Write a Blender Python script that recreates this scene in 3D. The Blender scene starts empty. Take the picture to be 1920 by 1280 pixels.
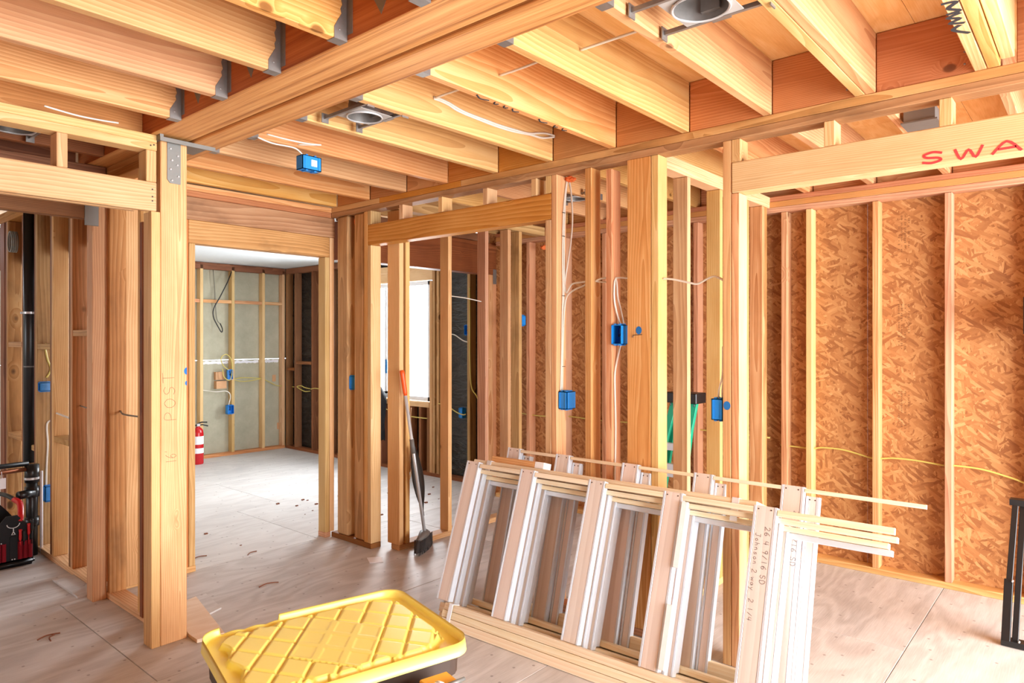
import bpy, bmesh, math, random
from mathutils import Vector, Matrix
random.seed(7)
S = bpy.context.scene
COL = S.collection

# ------------------------------------------------------------------ camera, sky, exposure
cam = bpy.data.cameras.new('camera'); co = bpy.data.objects.new('camera', cam); COL.objects.link(co)
cam.sensor_width = 36.0; cam.lens = 24.0; cam.shift_y = -7.0 / 1920.0; cam.clip_start = 0.02
co.location = (0, 0, 1.49)
co.rotation_euler = (math.radians(90), 0, math.radians(40.75 - 90))
S.camera = co
S.view_settings.view_transform = 'Standard'; S.view_settings.look = 'None'
S.view_settings.exposure = 0.58; S.view_settings.gamma = 1.0; S.view_settings.use_curve_mapping = False
wd = bpy.data.worlds.new('sky'); S.world = wd; wd.use_nodes = True
wn = wd.node_tree.nodes; wn['Background'].inputs[0].default_value = (0.84, 0.92, 1.0, 1); wn['Background'].inputs[1].default_value = 4.6
try:
    S.cycles.max_bounces = 7; S.cycles.diffuse_bounces = 5; S.cycles.glossy_bounces = 2; S.cycles.transmission_bounces = 2; S.cycles.use_denoising = True
    S.cycles.sample_clamp_indirect = 8.0; S.cycles.use_adaptive_sampling = True; S.cycles.adaptive_threshold = 0.025
except Exception: pass

def area(name, loc, rot, sx, sy, power, col=(0.93, 0.97, 1.0)):
    l = bpy.data.lights.new(name, 'AREA'); l.shape = 'RECTANGLE'; l.size = sx; l.size_y = sy
    l.energy = power; l.color = col
    o = bpy.data.objects.new(name, l); COL.objects.link(o); o.location = loc; o.rotation_euler = rot
    return o
R90 = math.pi / 2
# daylight through the big opening behind the photographer and through the side and rear openings
area('daylight_rear_opening', (2.5, -2.7, 1.2), (R90, 0, 0), 4.4, 2.1, 390)
area('daylight_kitchen_opening', (-2.9, 6.4, 1.2), (R90, 0, -R90), 2.2, 1.6, 14)
area('daylight_window', (5.6, 6.24, 1.5), (R90, 0, R90), 1.7, 1.4, 170)

# ------------------------------------------------------------------ materials
def srgb(r, g, b):
    f = lambda c: (c / 255 / 12.92) if c / 255 <= 0.04045 else ((c / 255 + 0.055) / 1.055) ** 2.4
    return (f(r), f(g), f(b), 1)

class NT:
    def __init__(s, name):
        s.m = bpy.data.materials.new(name); s.m.use_nodes = True
        s.t = s.m.node_tree; s.b = s.t.nodes['Principled BSDF']
    def n(s, typ, **kw):
        nd = s.t.nodes.new(typ)
        for k, v in kw.items():
            if k.startswith('i_'):
                key = k[2:]
                nd.inputs[int(key) if key.isdigit() else key.replace('_', ' ')].default_value = v
            else: setattr(nd, k, v)
        return nd
    def l(s, a, b): s.t.links.new(a, b)
    def math(s, op, a, b=None, clamp=False):
        nd = s.n('ShaderNodeMath', operation=op); nd.use_clamp = clamp
        for i, v in enumerate((a, b)):
            if v is None: continue
            if isinstance(v, (int, float)): nd.inputs[i].default_value = v
            else: s.l(v, nd.inputs[i])
        return nd.outputs[0]
    def mix(s, fac, a, b, mode='MIX'):
        nd = s.n('ShaderNodeMix', data_type='RGBA', blend_type=mode)
        for i, v in ((0, fac), (6, a), (7, b)):
            if isinstance(v, (int, float)): nd.inputs[i].default_value = v
            elif isinstance(v, tuple): nd.inputs[i].default_value = v
            else: s.l(v, nd.inputs[i])
        return nd.outputs[2]
    def ramp(s, fac, stops):
        nd = s.n('ShaderNodeValToRGB'); cr = nd.color_ramp
        while len(cr.elements) < len(stops): cr.elements.new(0.5)
        for e, (p, c) in zip(cr.elements, stops):
            e.position = p; e.color = c if isinstance(c, tuple) else (c, c, c, 1)
        s.l(fac, nd.inputs[0]); return nd.outputs[0]
    def vmul(s, v, k):
        nd = s.n('ShaderNodeVectorMath', operation='MULTIPLY'); s.l(v, nd.inputs[0]); nd.inputs[1].default_value = k; return nd.outputs[0]
    def vadd(s, a, b):
        nd = s.n('ShaderNodeVectorMath', operation='ADD'); s.l(a, nd.inputs[0])
        if isinstance(b, tuple): nd.inputs[1].default_value = b
        else: s.l(b, nd.inputs[1])
        return nd.outputs[0]
    def noise(s, v, scale, detail=2.0, rough=0.5, dist=0.0):
        nd = s.n('ShaderNodeTexNoise'); s.l(v, nd.inputs['Vector'])
        nd.inputs['Scale'].default_value = scale; nd.inputs['Detail'].default_value = detail
        nd.inputs['Roughness'].default_value = rough; nd.inputs['Distortion'].default_value = dist
        return nd
    def bump(s, h, strength=0.3, dist=0.002):
        nd = s.n('ShaderNodeBump'); nd.inputs['Strength'].default_value = strength; nd.inputs['Distance'].default_value = dist
        s.l(h, nd.inputs['Height']); s.l(nd.outputs[0], s.b.inputs['Normal'])

def plain(name, col, rough=0.5, metal=0.0, spec=0.5, noise=0.0, nscale=30):
    N = NT(name); N.b.inputs['Roughness'].default_value = rough; N.b.inputs['Metallic'].default_value = metal
    N.b.inputs['Specular IOR Level'].default_value = spec
    c = col if len(col) == 4 else (*col, 1)
    tc = N.n('ShaderNodeTexCoord')
    ns = N.noise(tc.outputs['Object'], nscale, 3)
    k = noise if noise else 0.06
    d = tuple(x * (1 - k) for x in c[:3]) + (1,); u = tuple(min(1, x * (1 + k)) for x in c[:3]) + (1,)
    N.l(N.mix(ns.outputs[0], d, u), N.b.inputs['Base Color'])
    return N.m

TAME, VAL = 0.97, 0.92
def wood(name, lo, mid, hi, dirt=0.25, knots=0.1, ring=34, gloss=0.6, varr=0.16):
    """sawn timber; the grain runs along the object's own Z axis"""
    def tame(c):
        g = c[0] * .3 + c[1] * .59 + c[2] * .11
        return tuple((g + (x - g) * TAME) * VAL for x in c[:3]) + (1,)
    lo, mid, hi = tame(lo), tame(mid), tame(hi)
    N = NT(name)
    tc = N.n('ShaderNodeTexCoord'); oi = N.n('ShaderNodeObjectInfo')
    rnd = oi.outputs['Random']
    off = N.n('ShaderNodeCombineXYZ')
    r2 = N.math('FRACT', N.math('MULTIPLY', rnd, 7.31)); r3 = N.math('FRACT', N.math('MULTIPLY', rnd, 17.77))
    N.l(N.math('MULTIPLY', N.math('SUBTRACT', r2, 0.5), 0.22), off.inputs[0])
    N.l(N.math('MULTIPLY', N.math('SUBTRACT', r3, 0.5), 0.22), off.inputs[1])
    N.l(N.math('MULTIPLY', rnd, 23.0), off.inputs[2])
    p = N.vadd(tc.outputs['Object'], off.outputs[0])
    ps = N.vmul(p, (1, 1, 0.16))
    n1 = N.noise(ps, 3.0, 2, 0.5)
    sub = N.n('ShaderNodeVectorMath', operation='SUBTRACT'); N.l(n1.outputs['Color'], sub.inputs[0]); sub.inputs[1].default_value = (0.5, 0.5, 0.5)
    pw = N.vadd(ps, N.vmul(sub.outputs[0], (0.13, 0.13, 0)))
    # knots
    kp = N.vmul(p, (6.0, 6.0, 4.2))
    vor = N.n('ShaderNodeTexVoronoi'); N.l(kp, vor.inputs['Vector']); vor.inputs['Scale'].default_value = 1.0
    kd = vor.outputs['Distance']
    km = N.ramp(kd, [(0.0, 1.0), (knots * 0.75, 0.9), (knots * 1.1 + 0.001, 0.0)])
    halo = N.ramp(kd, [(0.0, 1.0), (knots * 2.6 + 0.001, 0.0)])
    ks_ = N.n('ShaderNodeSeparateColor'); N.l(vor.outputs['Color'], ks_.inputs[0]); pick = N.math('GREATER_THAN', ks_.outputs[0], 0.66)
    km = N.math('MULTIPLY', km, pick); halo = N.math('MULTIPLY', halo, pick)
    wv = N.n('ShaderNodeTexWave', wave_type='RINGS', rings_direction='Z', wave_profile='SAW')
    wv.inputs['Scale'].default_value = ring; wv.inputs['Distortion'].default_value = 2.2
    wv.inputs['Detail'].default_value = 2.0; wv.inputs['Detail Scale'].default_value = 0.6
    kw = N.n('ShaderNodeCombineXYZ'); hm = N.math('MULTIPLY', halo, 0.035); N.l(hm, kw.inputs[0]); N.l(hm, kw.inputs[1])
    N.l(N.vadd(pw, kw.outputs[0]), wv.inputs['Vector'])
    fib = N.noise(N.vmul(p, (1, 1, 0.03)), 220, 3, 0.6)
    blot = N.noise(N.vmul(p, (1, 1, 0.35)), 5.0, 3, 0.55)
    t = N.math('ADD', N.math('MULTIPLY', wv.outputs[0], 0.42), N.math('MULTIPLY', fib.outputs[0], 0.45))
    t = N.math('ADD', t, N.math('MULTIPLY', N.math('SUBTRACT', blot.outputs[0], 0.5), 0.7))
    col = N.ramp(t, [(0.12, hi), (0.45, mid), (0.9, lo)])
    dk = N.noise(N.vmul(p, (1, 1, 0.5)), 2.2, 5, 0.65)
    dm = N.math('MULTIPLY', N.ramp(dk.outputs[0], [(0.52, 0.0), (0.75, 1.0)]), dirt)
    col = N.mix(dm, col, tuple(x * 0.38 for x in lo[:3]) + (1,))
    col = N.mix(N.math('MULTIPLY', halo, 0.35), col, lo)
    col = N.mix(km, col, tuple(x * 0.42 for x in lo[:3]) + (1,))
    hs = N.n('ShaderNodeHueSaturation'); N.l(col, hs.inputs['Color'])
    N.l(N.math('ADD', N.math('MULTIPLY', N.math('SUBTRACT', r2, 0.5), 0.022), 0.503), hs.inputs['Hue'])
    N.l(N.math('ADD', N.math('MULTIPLY', N.math('SUBTRACT', r3, 0.5), varr * 1.6), 1.0), hs.inputs['Value'])
    N.l(N.math('ADD', N.math('MULTIPLY', N.math('SUBTRACT', rnd, 0.5), 0.16), 1.0), hs.inputs['Saturation'])
    N.l(hs.outputs[0], N.b.inputs['Base Color'])
    N.b.inputs['Roughness'].default_value = gloss; N.b.inputs['Specular IOR Level'].default_value = 0.3
    return N.m

W_STUD = wood('fir_stud', srgb(186, 122, 66), srgb(220, 163, 104), srgb(236, 190, 134), 0.15)
W_PALE = wood('pale_fir_stud', srgb(196, 144, 90), srgb(224, 178, 122), srgb(238, 200, 150), 0.12, 0.09)
W_SALMON = wood('salmon_fir_stud', srgb(174, 108, 66), srgb(210, 150, 104), srgb(230, 180, 134), 0.2, 0.11, 22)
W_JOIST = wood('joist_fir', srgb(190, 122, 66), srgb(218, 157, 96), srgb(232, 182, 124), 0.10, 0.11, 20)
W_ORANGE = wood('deep_orange_fir', srgb(174, 100, 48), srgb(200, 124, 66), srgb(216, 146, 88), 0.2, 0.1)
W_OLD = wood('weathered_fir', srgb(148, 100, 54), srgb(196, 142, 86), srgb(218, 170, 114), 0.75, 0.14, 18)
W_DARK = wood('old_brown_framing', srgb(104, 58, 32), srgb(140, 84, 48), srgb(164, 106, 66), 0.4, 0.09)
def laminated(name, lo, mid, hi, dirt):
    """laminated veneer: fine straight glue lines parallel to the piece's own Z axis"""
    N = NT(name); tc = N.n('ShaderNodeTexCoord'); p = tc.outputs['Object']
    a = N.noise(N.vmul(p, (1, 1, .012)), 42, 3, 0.6); b = N.noise(N.vmul(p, (1, 1, .02)), 240, 2, 0.6); c = N.noise(N.vmul(p, (1, 1, .3)), 3, 4, 0.6)
    t = N.math('ADD', N.math('MULTIPLY', a.outputs[0], 0.6), N.math('MULTIPLY', b.outputs[0], 0.25)); t = N.math('ADD', t, N.math('MULTIPLY', c.outputs[0], 0.15))
    col = N.ramp(t, [(0.36, lo), (0.47, mid), (0.62, hi)])
    col = N.mix(N.math('MULTIPLY', N.ramp(c.outputs[0], [(0.55, 0.0), (0.75, 1.0)]), dirt), col, tuple(x * .5 for x in lo[:3]) + (1,))
    N.l(col, N.b.inputs['Base Color']); N.b.inputs['Roughness'].default_value = 0.55; N.b.inputs['Specular IOR Level'].default_value = 0.3
    return N.m
W_LVL = laminated('laminated_beam_edge', srgb(150, 92, 46), srgb(204, 142, 82), srgb(226, 172, 110), 0.25)
W_GLU = laminated('laminated_veneer_face', srgb(150, 78, 34), srgb(178, 98, 46), srgb(196, 118, 62), 0.1)
W_CATH = wood('flat_sawn_fir', srgb(168, 92, 44), srgb(212, 140, 80), srgb(228, 166, 106), 0.05, 0.08, 15)
W_PINE = wood('clear_white_pine', srgb(232, 204, 164), srgb(244, 222, 188), srgb(250, 236, 210), 0.02, 0.0, 22, 0.5, 0.08)
W_HEM = wood('pinkish_hemlock_veneer', srgb(216, 196, 184), srgb(230, 213, 202), srgb(238, 225, 216), 0.03, 0.0, 9, 0.5, 0.05)

def osb():
    N = NT('oriented_strand_board'); tc = N.n('ShaderNodeTexCoord')
    sx = N.n('ShaderNodeSeparateXYZ'); N.l(tc.outputs['Object'], sx.inputs[0])
    cb = N.n('ShaderNodeCombineXYZ'); N.l(sx.outputs[1], cb.inputs[0]); N.l(sx.outputs[2], cb.inputs[1])
    wob = N.noise(cb.outputs[0], 9, 2)
    base = N.vadd(cb.outputs[0], N.vmul(wob.outputs['Color'], (0.012, 0.012, 0)))
    col = None; hgt = None
    for i, a in enumerate((80, 55, 118, 96, 25, 145)):
        mp = N.n('ShaderNodeMapping'); N.l(base, mp.inputs[0])
        mp.inputs['Rotation'].default_value = (0, 0, math.radians(a)); mp.inputs['Location'].default_value = (i * 3.1, i * 1.7, 0)
        mp.inputs['Scale'].default_value = (1, 1, 1)
        st = N.vmul(mp.outputs[0], (8.5 + 1.5 * i, 84 - 5 * i, 1))
        v = N.n('ShaderNodeTexVoronoi', feature='F1'); v.voronoi_dimensions = '2D'; N.l(st, v.inputs['Vector']); v.inputs['Scale'].default_value = 1; v.distance = 'CHEBYCHEV'
        sc = N.n('ShaderNodeSeparateColor'); N.l(v.outputs['Color'], sc.inputs[0])
        grain = N.noise(N.vmul(mp.outputs[0], (16, 330, 1)), 1, 3, .7)
        tone = N.math('ADD', N.math('MULTIPLY', sc.outputs[0], 0.55), N.math('MULTIPLY', grain.outputs[0], 0.48))
        c = N.ramp(tone, [(0.08, srgb(100, 58, 32)), (0.25, srgb(150, 96, 56)), (0.5, srgb(178, 122, 74)), (0.75, srgb(196, 144, 92)), (0.95, srgb(222, 180, 130))])
        if col is None: col = c; hgt = sc.outputs[1]
        else:
            msk = N.math('GREATER_THAN', sc.outputs[1], 0.56)
            col = N.mix(msk, col, c); hgt = N.math('MAXIMUM', hgt, sc.outputs[1])
    N.l(col, N.b.inputs['Base Color']); N.b.inputs['Roughness'].default_value = 0.55; N.b.inputs['Specular IOR Level'].default_value = 0.3
    return N.m
OSB = osb()

def plyfloor(name, lo, mid, hi, scale=1.0, spots=True, gray=0.5):
    """rotary cut plywood, face grain along the sheet's own X axis"""
    N = NT(name); tc = N.n('ShaderNodeTexCoord'); oi = N.n('ShaderNodeObjectInfo')
    off = N.n('ShaderNodeCombineXYZ'); N.l(N.math('MULTIPLY', oi.outputs['Random'], 31), off.inputs[0]); N.l(N.math('MULTIPLY', oi.outputs['Random'], 57), off.inputs[1])
    p = N.vadd(tc.outputs['Object'], off.outputs[0])
    ps = N.vmul(p, (0.42, 1.6, 1))
    n1 = N.noise(ps, 2.2 * scale, 3, 0.5, 0.4)
    wv = N.math('SINE', N.math('MULTIPLY', N.math('ADD', n1.outputs[0], N.math('MULTIPLY', N.noise(ps, 0.9, 0).outputs[0], 1.0)), 44))
    fib = N.noise(N.vmul(p, (3, 90, 1)), 2.5, 4, 0.65)
    big = N.noise(p, 1.1, 4, 0.6)
    t = N.math('ADD', N.math('MULTIPLY', wv, 0.06), N.math('MULTIPLY', fib.outputs[0], 0.42))
    t = N.math('ADD', t, N.math('MULTIPLY', big.outputs[0], 0.5))
    col = N.ramp(t, [(0.28, hi), (0.47, mid), (0.72, lo)])
    if spots:
        v = N.n('ShaderNodeTexVoronoi'); v.voronoi_dimensions = '2D'; N.l(p, v.inputs['Vector']); v.inputs['Scale'].default_value = 5.5
        sp = N.ramp(v.outputs['Distance'], [(0.0, 1.0), (0.03, 0.8), (0.045, 0.0)])
        col = N.mix(N.math('MULTIPLY', sp, 0.6), col, srgb(92, 76, 70))
        st = N.noise(p, 3.5, 6, 0.75)
        col = N.mix(N.ramp(st.outputs[0], [(0.6, 0.0), (0.75, 0.35)]), col, lo)
    N.l(col, N.b.inputs['Base Color']); N.b.inputs['Roughness'].default_value = 0.5; N.b.inputs['Specular IOR Level'].default_value = 0.35
    return N.m
PLY = plyfloor('dusty_subfloor_plywood', srgb(160, 152, 148), srgb(194, 189, 186), srgb(214, 211, 209))
PLYB = plyfloor('pale_dusty_subfloor', srgb(184, 181, 180), srgb(208, 204, 201), srgb(222, 220, 218))
PLYC = plyfloor('ceiling_plywood', srgb(206, 148, 84), srgb(232, 182, 116), srgb(242, 204, 146), 1.4, False)
PLYS = plyfloor('clean_scrap_plywood', srgb(206, 172, 138), srgb(226, 200, 172), srgb(236, 216, 194), 1.4, False)

def paper():
    N = NT('black_building_paper'); tc = N.n('ShaderNodeTexCoord')
    n = N.noise(N.vmul(tc.outputs['Object'], (1, 1, 3.2)), 5, 4, 0.6, 0.8)
    N.l(N.ramp(n.outputs[0], [(0.35, srgb(24, 22, 21)), (0.7, srgb(58, 54, 50))]), N.b.inputs['Base Color'])
    N.b.inputs['Roughness'].default_value = 0.38; N.bump(n.outputs[0], 0.9, 0.04); return N.m
PAPER = paper()
def drywall():
    N = NT('grey_green_wallboard_back'); tc = N.n('ShaderNodeTexCoord')
    n = N.noise(tc.outputs['Object'], 4, 6, 0.7)
    N.l(N.ramp(n.outputs[0], [(0.3, srgb(166, 162, 140)), (0.6, srgb(182, 178, 156)), (0.8, srgb(192, 190, 172))]), N.b.inputs['Base Color'])
    N.b.inputs['Roughness'].default_value = 0.85; return N.m
DRY = drywall()
M_WHITE = plain('white_ceiling_board', srgb(226, 232, 236), 0.9)
M_VINYL = plain('white_vinyl', srgb(238, 240, 242), 0.35)
M_GALV = plain('galvanized_steel', srgb(140, 134, 130), 0.4, 0.6, 0.5, 0.15, 60)
M_STEEL = plain('dull_zinc_plate', srgb(176, 172, 168), 0.5, 0.1)
M_STRAP = plain('grey_painted_steel', srgb(126, 124, 120), 0.5, 0.5)
M_ALU = plain('aluminium_channel', srgb(214, 220, 228), 0.4, 0.3)
M_ALUL = plain('bright_aluminium', srgb(205, 206, 208), 0.35, 0.35)
M_BLUE = plain('blue_box_plastic', srgb(24, 134, 220), 0.4)
M_BLUED = plain('blue_spray_paint', srgb(30, 110, 180), 0.8)
M_CABLE = plain('white_cable_jacket', srgb(226, 220, 208), 0.4)
M_CABLEY = plain('yellow_cable_jacket', srgb(206, 190, 100), 0.4)
M_CABLEG = plain('grey_cable_jacket', srgb(120, 116, 104), 0.5)
M_COPPER = plain('dull_copper', srgb(150, 86, 56), 0.4, 0.8)
M_BLACK = plain('black_plastic', srgb(22, 22, 24), 0.35)
M_BLACKT = plain('black_fabric', srgb(26, 26, 30), 0.9)
M_REDT = plain('red_fabric', srgb(168, 22, 44), 0.8)
M_RED = plain('red_enamel', srgb(190, 28, 34), 0.25)
M_PAPERW = plain('white_paper', srgb(238, 238, 244), 0.7)
M_YEL = plain('yellow_tote_plastic', srgb(250, 236, 122), 0.35, 0, 0.5, 0.03, 5)
M_ORG = plain('orange_plastic', srgb(232, 84, 24), 0.4)
M_CAP = plain('cap_orange', srgb(222, 158, 60), 0.5)
M_FOAM = plain('orange_fire_foam', srgb(236, 120, 60), 0.9)
M_GREEN = plain('green_fibreglass', srgb(12, 158, 120), 0.4)
M_GREY = plain('grey_plastic', srgb(108, 104, 100), 0.5)
M_BRIST = plain('dark_bristles', srgb(58, 52, 50), 0.9, 0, 0.5, 0.3, 120)
M_PENCIL = plain('brown_pencil', srgb(118, 66, 40), 0.8)
M_INK = plain('dark_marker_ink', srgb(60, 48, 50), 0.8)
M_BINK = plain('black_stamp_ink', srgb(34, 32, 36), 0.8)
M_STAMP = plain('faded_brown_stamp_ink', srgb(112, 70, 38), 0.8)
M_RINK = plain('red_spray_paint', srgb(230, 60, 62), 0.8)
M_NAIL = plain('dark_nail', srgb(60, 40, 30), 0.5)
M_CARD = plain('brown_cardboard', srgb(176, 128, 84), 0.85)
M_WHITEP = plain('white_foam_strip', srgb(240, 240, 240), 0.6)
M_PLAS = plain('clear_wrap_film', srgb(226, 226, 228), 0.2)
M_TAN = plain('tan_block', srgb(206, 158, 116), 0.8)
M_EARTH = plain('pale_ground', srgb(200, 198, 190), 0.9)
def glassm():
    N = NT('window_glass'); t = N.t; tr = N.n('ShaderNodeBsdfTransparent'); gl = N.n('ShaderNodeBsdfGlossy')
    gl.inputs['Roughness'].default_value = 0.02; mx = N.n('ShaderNodeMixShader'); mx.inputs[0].default_value = 0.06
    N.l(tr.outputs[0], mx.inputs[1]); N.l(gl.outputs[0], mx.inputs[2]); N.l(mx.outputs[0], t.nodes['Material Output'].inputs[0]); return N.m
M_GLASS = glassm()

# ------------------------------------------------------------------ object helpers
WM = {}
def reg(o, M, parent=None):
    COL.objects.link(o); WM[o.name] = M.copy()
    if parent is not None:
        o.parent = parent; o.matrix_parent_inverse = Matrix.Identity(4)
        o.matrix_basis = WM[parent.name].inverted() @ M
    else: o.matrix_basis = M
    return o
def tag(o, label=None, cat=None, group=None, kind=None):
    if label: o['label'] = label
    if cat: o['category'] = cat
    if group: o['group'] = group
    if kind: o['kind'] = kind
    return o
def T(x, y, z): return Matrix.Translation((x, y, z))
def empty(name, loc=(0, 0, 0), M=None, parent=None):
    o = bpy.data.objects.new(name, None); o.empty_display_size = 0.1
    return reg(o, M if M is not None else T(*loc), parent)
def struct(name, loc, label):
    return tag(empty(name, loc), label, 'structure', None, 'structure')
def thing(name, loc, label, cat, group=None, M=None):
    return tag(empty(name, loc, M), label, cat, group)
MESH = {}
def boxmesh(a, b, c, bev, mat):
    key = (round(a, 4), round(b, 4), round(c, 4), bev, mat.name)
    if key in MESH: return MESH[key]
    bm = bmesh.new(); bmesh.ops.create_cube(bm, size=1)
    bmesh.ops.scale(bm, vec=(a, b, c), verts=bm.verts)
    bv = min(bev, a * 0.3, b * 0.3, c * 0.3)
    if bv > 0.0004: bmesh.ops.bevel(bm, geom=list(bm.edges), offset=bv, segments=1, affect='EDGES')
    me = bpy.data.meshes.new('board'); bm.to_mesh(me); bm.free(); me.materials.append(mat); MESH[key] = me
    return me
RX = Matrix(((0, 0, 1, 0), (1, 0, 0, 0), (0, 1, 0, 0), (0, 0, 0, 1)))   # local Z -> X
RY = Matrix(((0, 1, 0, 0), (0, 0, 1, 0), (1, 0, 0, 0), (0, 0, 0, 1)))   # local Z -> Y
def board(name, x0, x1, y0, y1, z0, z1, mat, parent=None, bev=0.0025, F=None, axis=None):
    """a sawn piece; its own Z axis follows its length; F = frame the numbers are given in"""
    d = (abs(x1 - x0), abs(y1 - y0), abs(z1 - z0)); c = ((x0 + x1) / 2, (y0 + y1) / 2, (z0 + z1) / 2)
    k = axis if axis is not None else d.index(max(d))
    M = T(*c)
    if k == 0: M = M @ RX; me = boxmesh(d[1], d[2], d[0], bev, mat)
    elif k == 1: M = M @ RY; me = boxmesh(d[2], d[0], d[1], bev, mat)
    else: me = boxmesh(d[0], d[1], d[2], bev, mat)
    if F is not None: M = F @ M
    return reg(bpy.data.objects.new(name, me), M, parent)
def plainbox(name, x0, x1, y0, y1, z0, z1, mat, parent=None, bev=0.001, F=None):
    me = boxmesh(x1 - x0, y1 - y0, z1 - z0, bev, mat); M = T((x0 + x1) / 2, (y0 + y1) / 2, (z0 + z1) / 2)
    if F is not None: M = F @ M
    return reg(bpy.data.objects.new(name, me), M, parent)
def meshobj(name, bm, mat, M=None, parent=None, smooth=False):
    me = bpy.data.meshes.new(name); bmesh.ops.recalc_face_normals(bm, faces=bm.faces)
    if smooth:
        for f in bm.faces: f.smooth = True
    bm.to_mesh(me); bm.free()
    for m in (mat if isinstance(mat, (list, tuple)) else [mat]): me.materials.append(m)
    return reg(bpy.data.objects.new(name, me), M if M is not None else Matrix.Identity(4), parent)
def bx(bm, x0, x1, y0, y1, z0, z1, M=None, mi=0):
    vs = [bm.verts.new((M @ Vector(p)) if M else p) for p in ((x0, y0, z0), (x1, y0, z0), (x1, y1, z0), (x0, y1, z0), (x0, y0, z1), (x1, y0, z1), (x1, y1, z1), (x0, y1, z1))]
    for f in ((0, 3, 2, 1), (4, 5, 6, 7), (0, 1, 5, 4), (1, 2, 6, 5), (2, 3, 7, 6), (3, 0, 4, 7)):
        bm.faces.new([vs[i] for i in f]).material_index = mi
def tube(bm, pts, r, seg=8, cap=True, radii=None, mi=0):
    pts = [Vector(p) for p in pts]; rings = []
    up = Vector((0, 0, 1)); prev = None
    for i, p in enumerate(pts):
        a = pts[max(i - 1, 0)]; b = pts[min(i + 1, len(pts) - 1)]; d = (b - a).normalized()
        if prev is None:
            ref = up if abs(d.z) < 0.9 else Vector((1, 0, 0)); n = d.cross(ref).normalized()
        else: n = (prev - d * prev.dot(d)).normalized()
        prev = n; bn = d.cross(n); rr = radii[i] if radii else r
        rings.append([bm.verts.new(p + n * rr * math.cos(t) + bn * rr * math.sin(t)) for t in [2 * math.pi * j / seg for j in range(seg)]])
    for a, b in zip(rings, rings[1:]):
        for j in range(seg): bm.faces.new((a[j], a[(j + 1) % seg], b[(j + 1) % seg], b[j])).material_index = mi
    if cap:
        bm.faces.new(list(reversed(rings[0]))).material_index = mi; bm.faces.new(rings[-1]).material_index = mi
def smoothpts(pts, n=6):
    P = [Vector(p) for p in pts]; out = []
    for i in range(len(P) - 1):
        p0 = P[max(i - 1, 0)]; p1 = P[i]; p2 = P[i + 1]; p3 = P[min(i + 2, len(P) - 1)]
        for j in range(n):
            t = j / n
            out.append(0.5 * ((2 * p1) + (p2 - p0) * t + (2 * p0 - 5 * p1 + 4 * p2 - p3) * t * t + (3 * p1 - p0 - 3 * p2 + p3) * t ** 3))
    out.append(P[-1]); return out
def cable(pts, mat, label, r=0.0045, group=None, name='electrical_cable', parent=None, n=6):
    bm = bmesh.new(); tube(bm, smoothpts(pts, n), r, 6)
    c = Vector(pts[0]); bmesh.ops.translate(bm, verts=bm.verts, vec=-c)
    o = meshobj(name, bm, mat, T(*c), parent, True)
    if parent is None: tag(o, label, 'cable', group)
    return o
def lathe(bm, prof, seg=24, M=None, mi=0):
    rings = []
    for r, z in prof:
        rings.append([bm.verts.new((M @ Vector((r * math.cos(t), r * math.sin(t), z))) if M else (r * math.cos(t), r * math.sin(t), z)) for t in [2 * math.pi * j / seg for j in range(seg)]])
    for a, b in zip(rings, rings[1:]):
        for j in range(seg): bm.faces.new((a[j], a[(j + 1) % seg], b[(j + 1) % seg], b[j])).material_index = mi
    return rings
# handwriting: each glyph is a few polylines in a unit box
G = {
 'S': [[(.85, .85), (.5, 1), (.15, .8), (.3, .55), (.7, .42), (.8, .18), (.45, 0), (.1, .15)]], 'W': [[(0, 1), (.22, 0), (.5, .75), (.75, 0), (1, 1)]],
 'A': [[(0, 0), (.5, 1), (1, 0)], [(.2, .38), (.82, .38)]], 'P': [[(.1, 0), (.15, 1), (.7, .95), (.8, .72), (.6, .5), (.12, .45)]],
 'O': [[(.5, 1), (.12, .75), (.1, .3), (.5, 0), (.88, .3), (.85, .75), (.5, 1)]], 'T': [[(0, 1), (1, 1)], [(.5, 1), (.5, 0)]],
 '1': [[(.5, 1), (.5, 0)]], '6': [[(.8, 1), (.3, .65), (.15, .25), (.5, 0), (.85, .25), (.6, .5), (.2, .35)]], "'": [[(.5, 1.05), (.42, .8)]],
 '2': [[(.1, .8), (.4, 1), (.8, .8), (.6, .45), (.05, 0), (.95, .05)]], '4': [[(.25, 1), (.1, .45), (.9, .45)], [(.75, 1), (.65, 0)]],
 '9': [[(.85, .65), (.5, .5), (.15, .75), (.5, 1), (.85, .8), (.75, .4), (.55, 0)]], '/': [[(.85, 1), (.15, 0)]],
 'D': [[(.15, 0), (.15, 1), (.7, .85), (.9, .45), (.6, .05), (.0, 0)]], 'J': [[(.1, 1), (.95, 1)], [(.6, 1), (.55, .1), (.25, -.1), (0, .1)]],
 'o': [[(.5, .55), (.15, .3), (.4, 0), (.8, .2), (.5, .55)]], 'h': [[(.2, 1), (.15, 0)], [(.15, .35), (.55, .55), (.75, 0)]],
 'n': [[(.15, .55), (.15, 0)], [(.15, .38), (.55, .55), (.75, 0)]], 's': [[(.75, .5), (.3, .52), (.25, .32), (.7, .2), (.5, 0), (.1, .05)]],
 'w': [[(0, .55), (.2, 0), (.45, .45), (.7, 0), (.95, .55)]], 'a': [[(.75, .5), (.3, .5), (.15, .15), (.5, 0), (.75, .45), (.8, 0)]],
 'y': [[(.1, .55), (.4, .1)], [(.85, .55), (.2, -.4)]], 'M': [[(0, 0), (.1, 1), (.5, .3), (.9, 1), (1, 0)]], 'v': [[(0, .6), (.35, 0), (1, 1)]],
}
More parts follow.
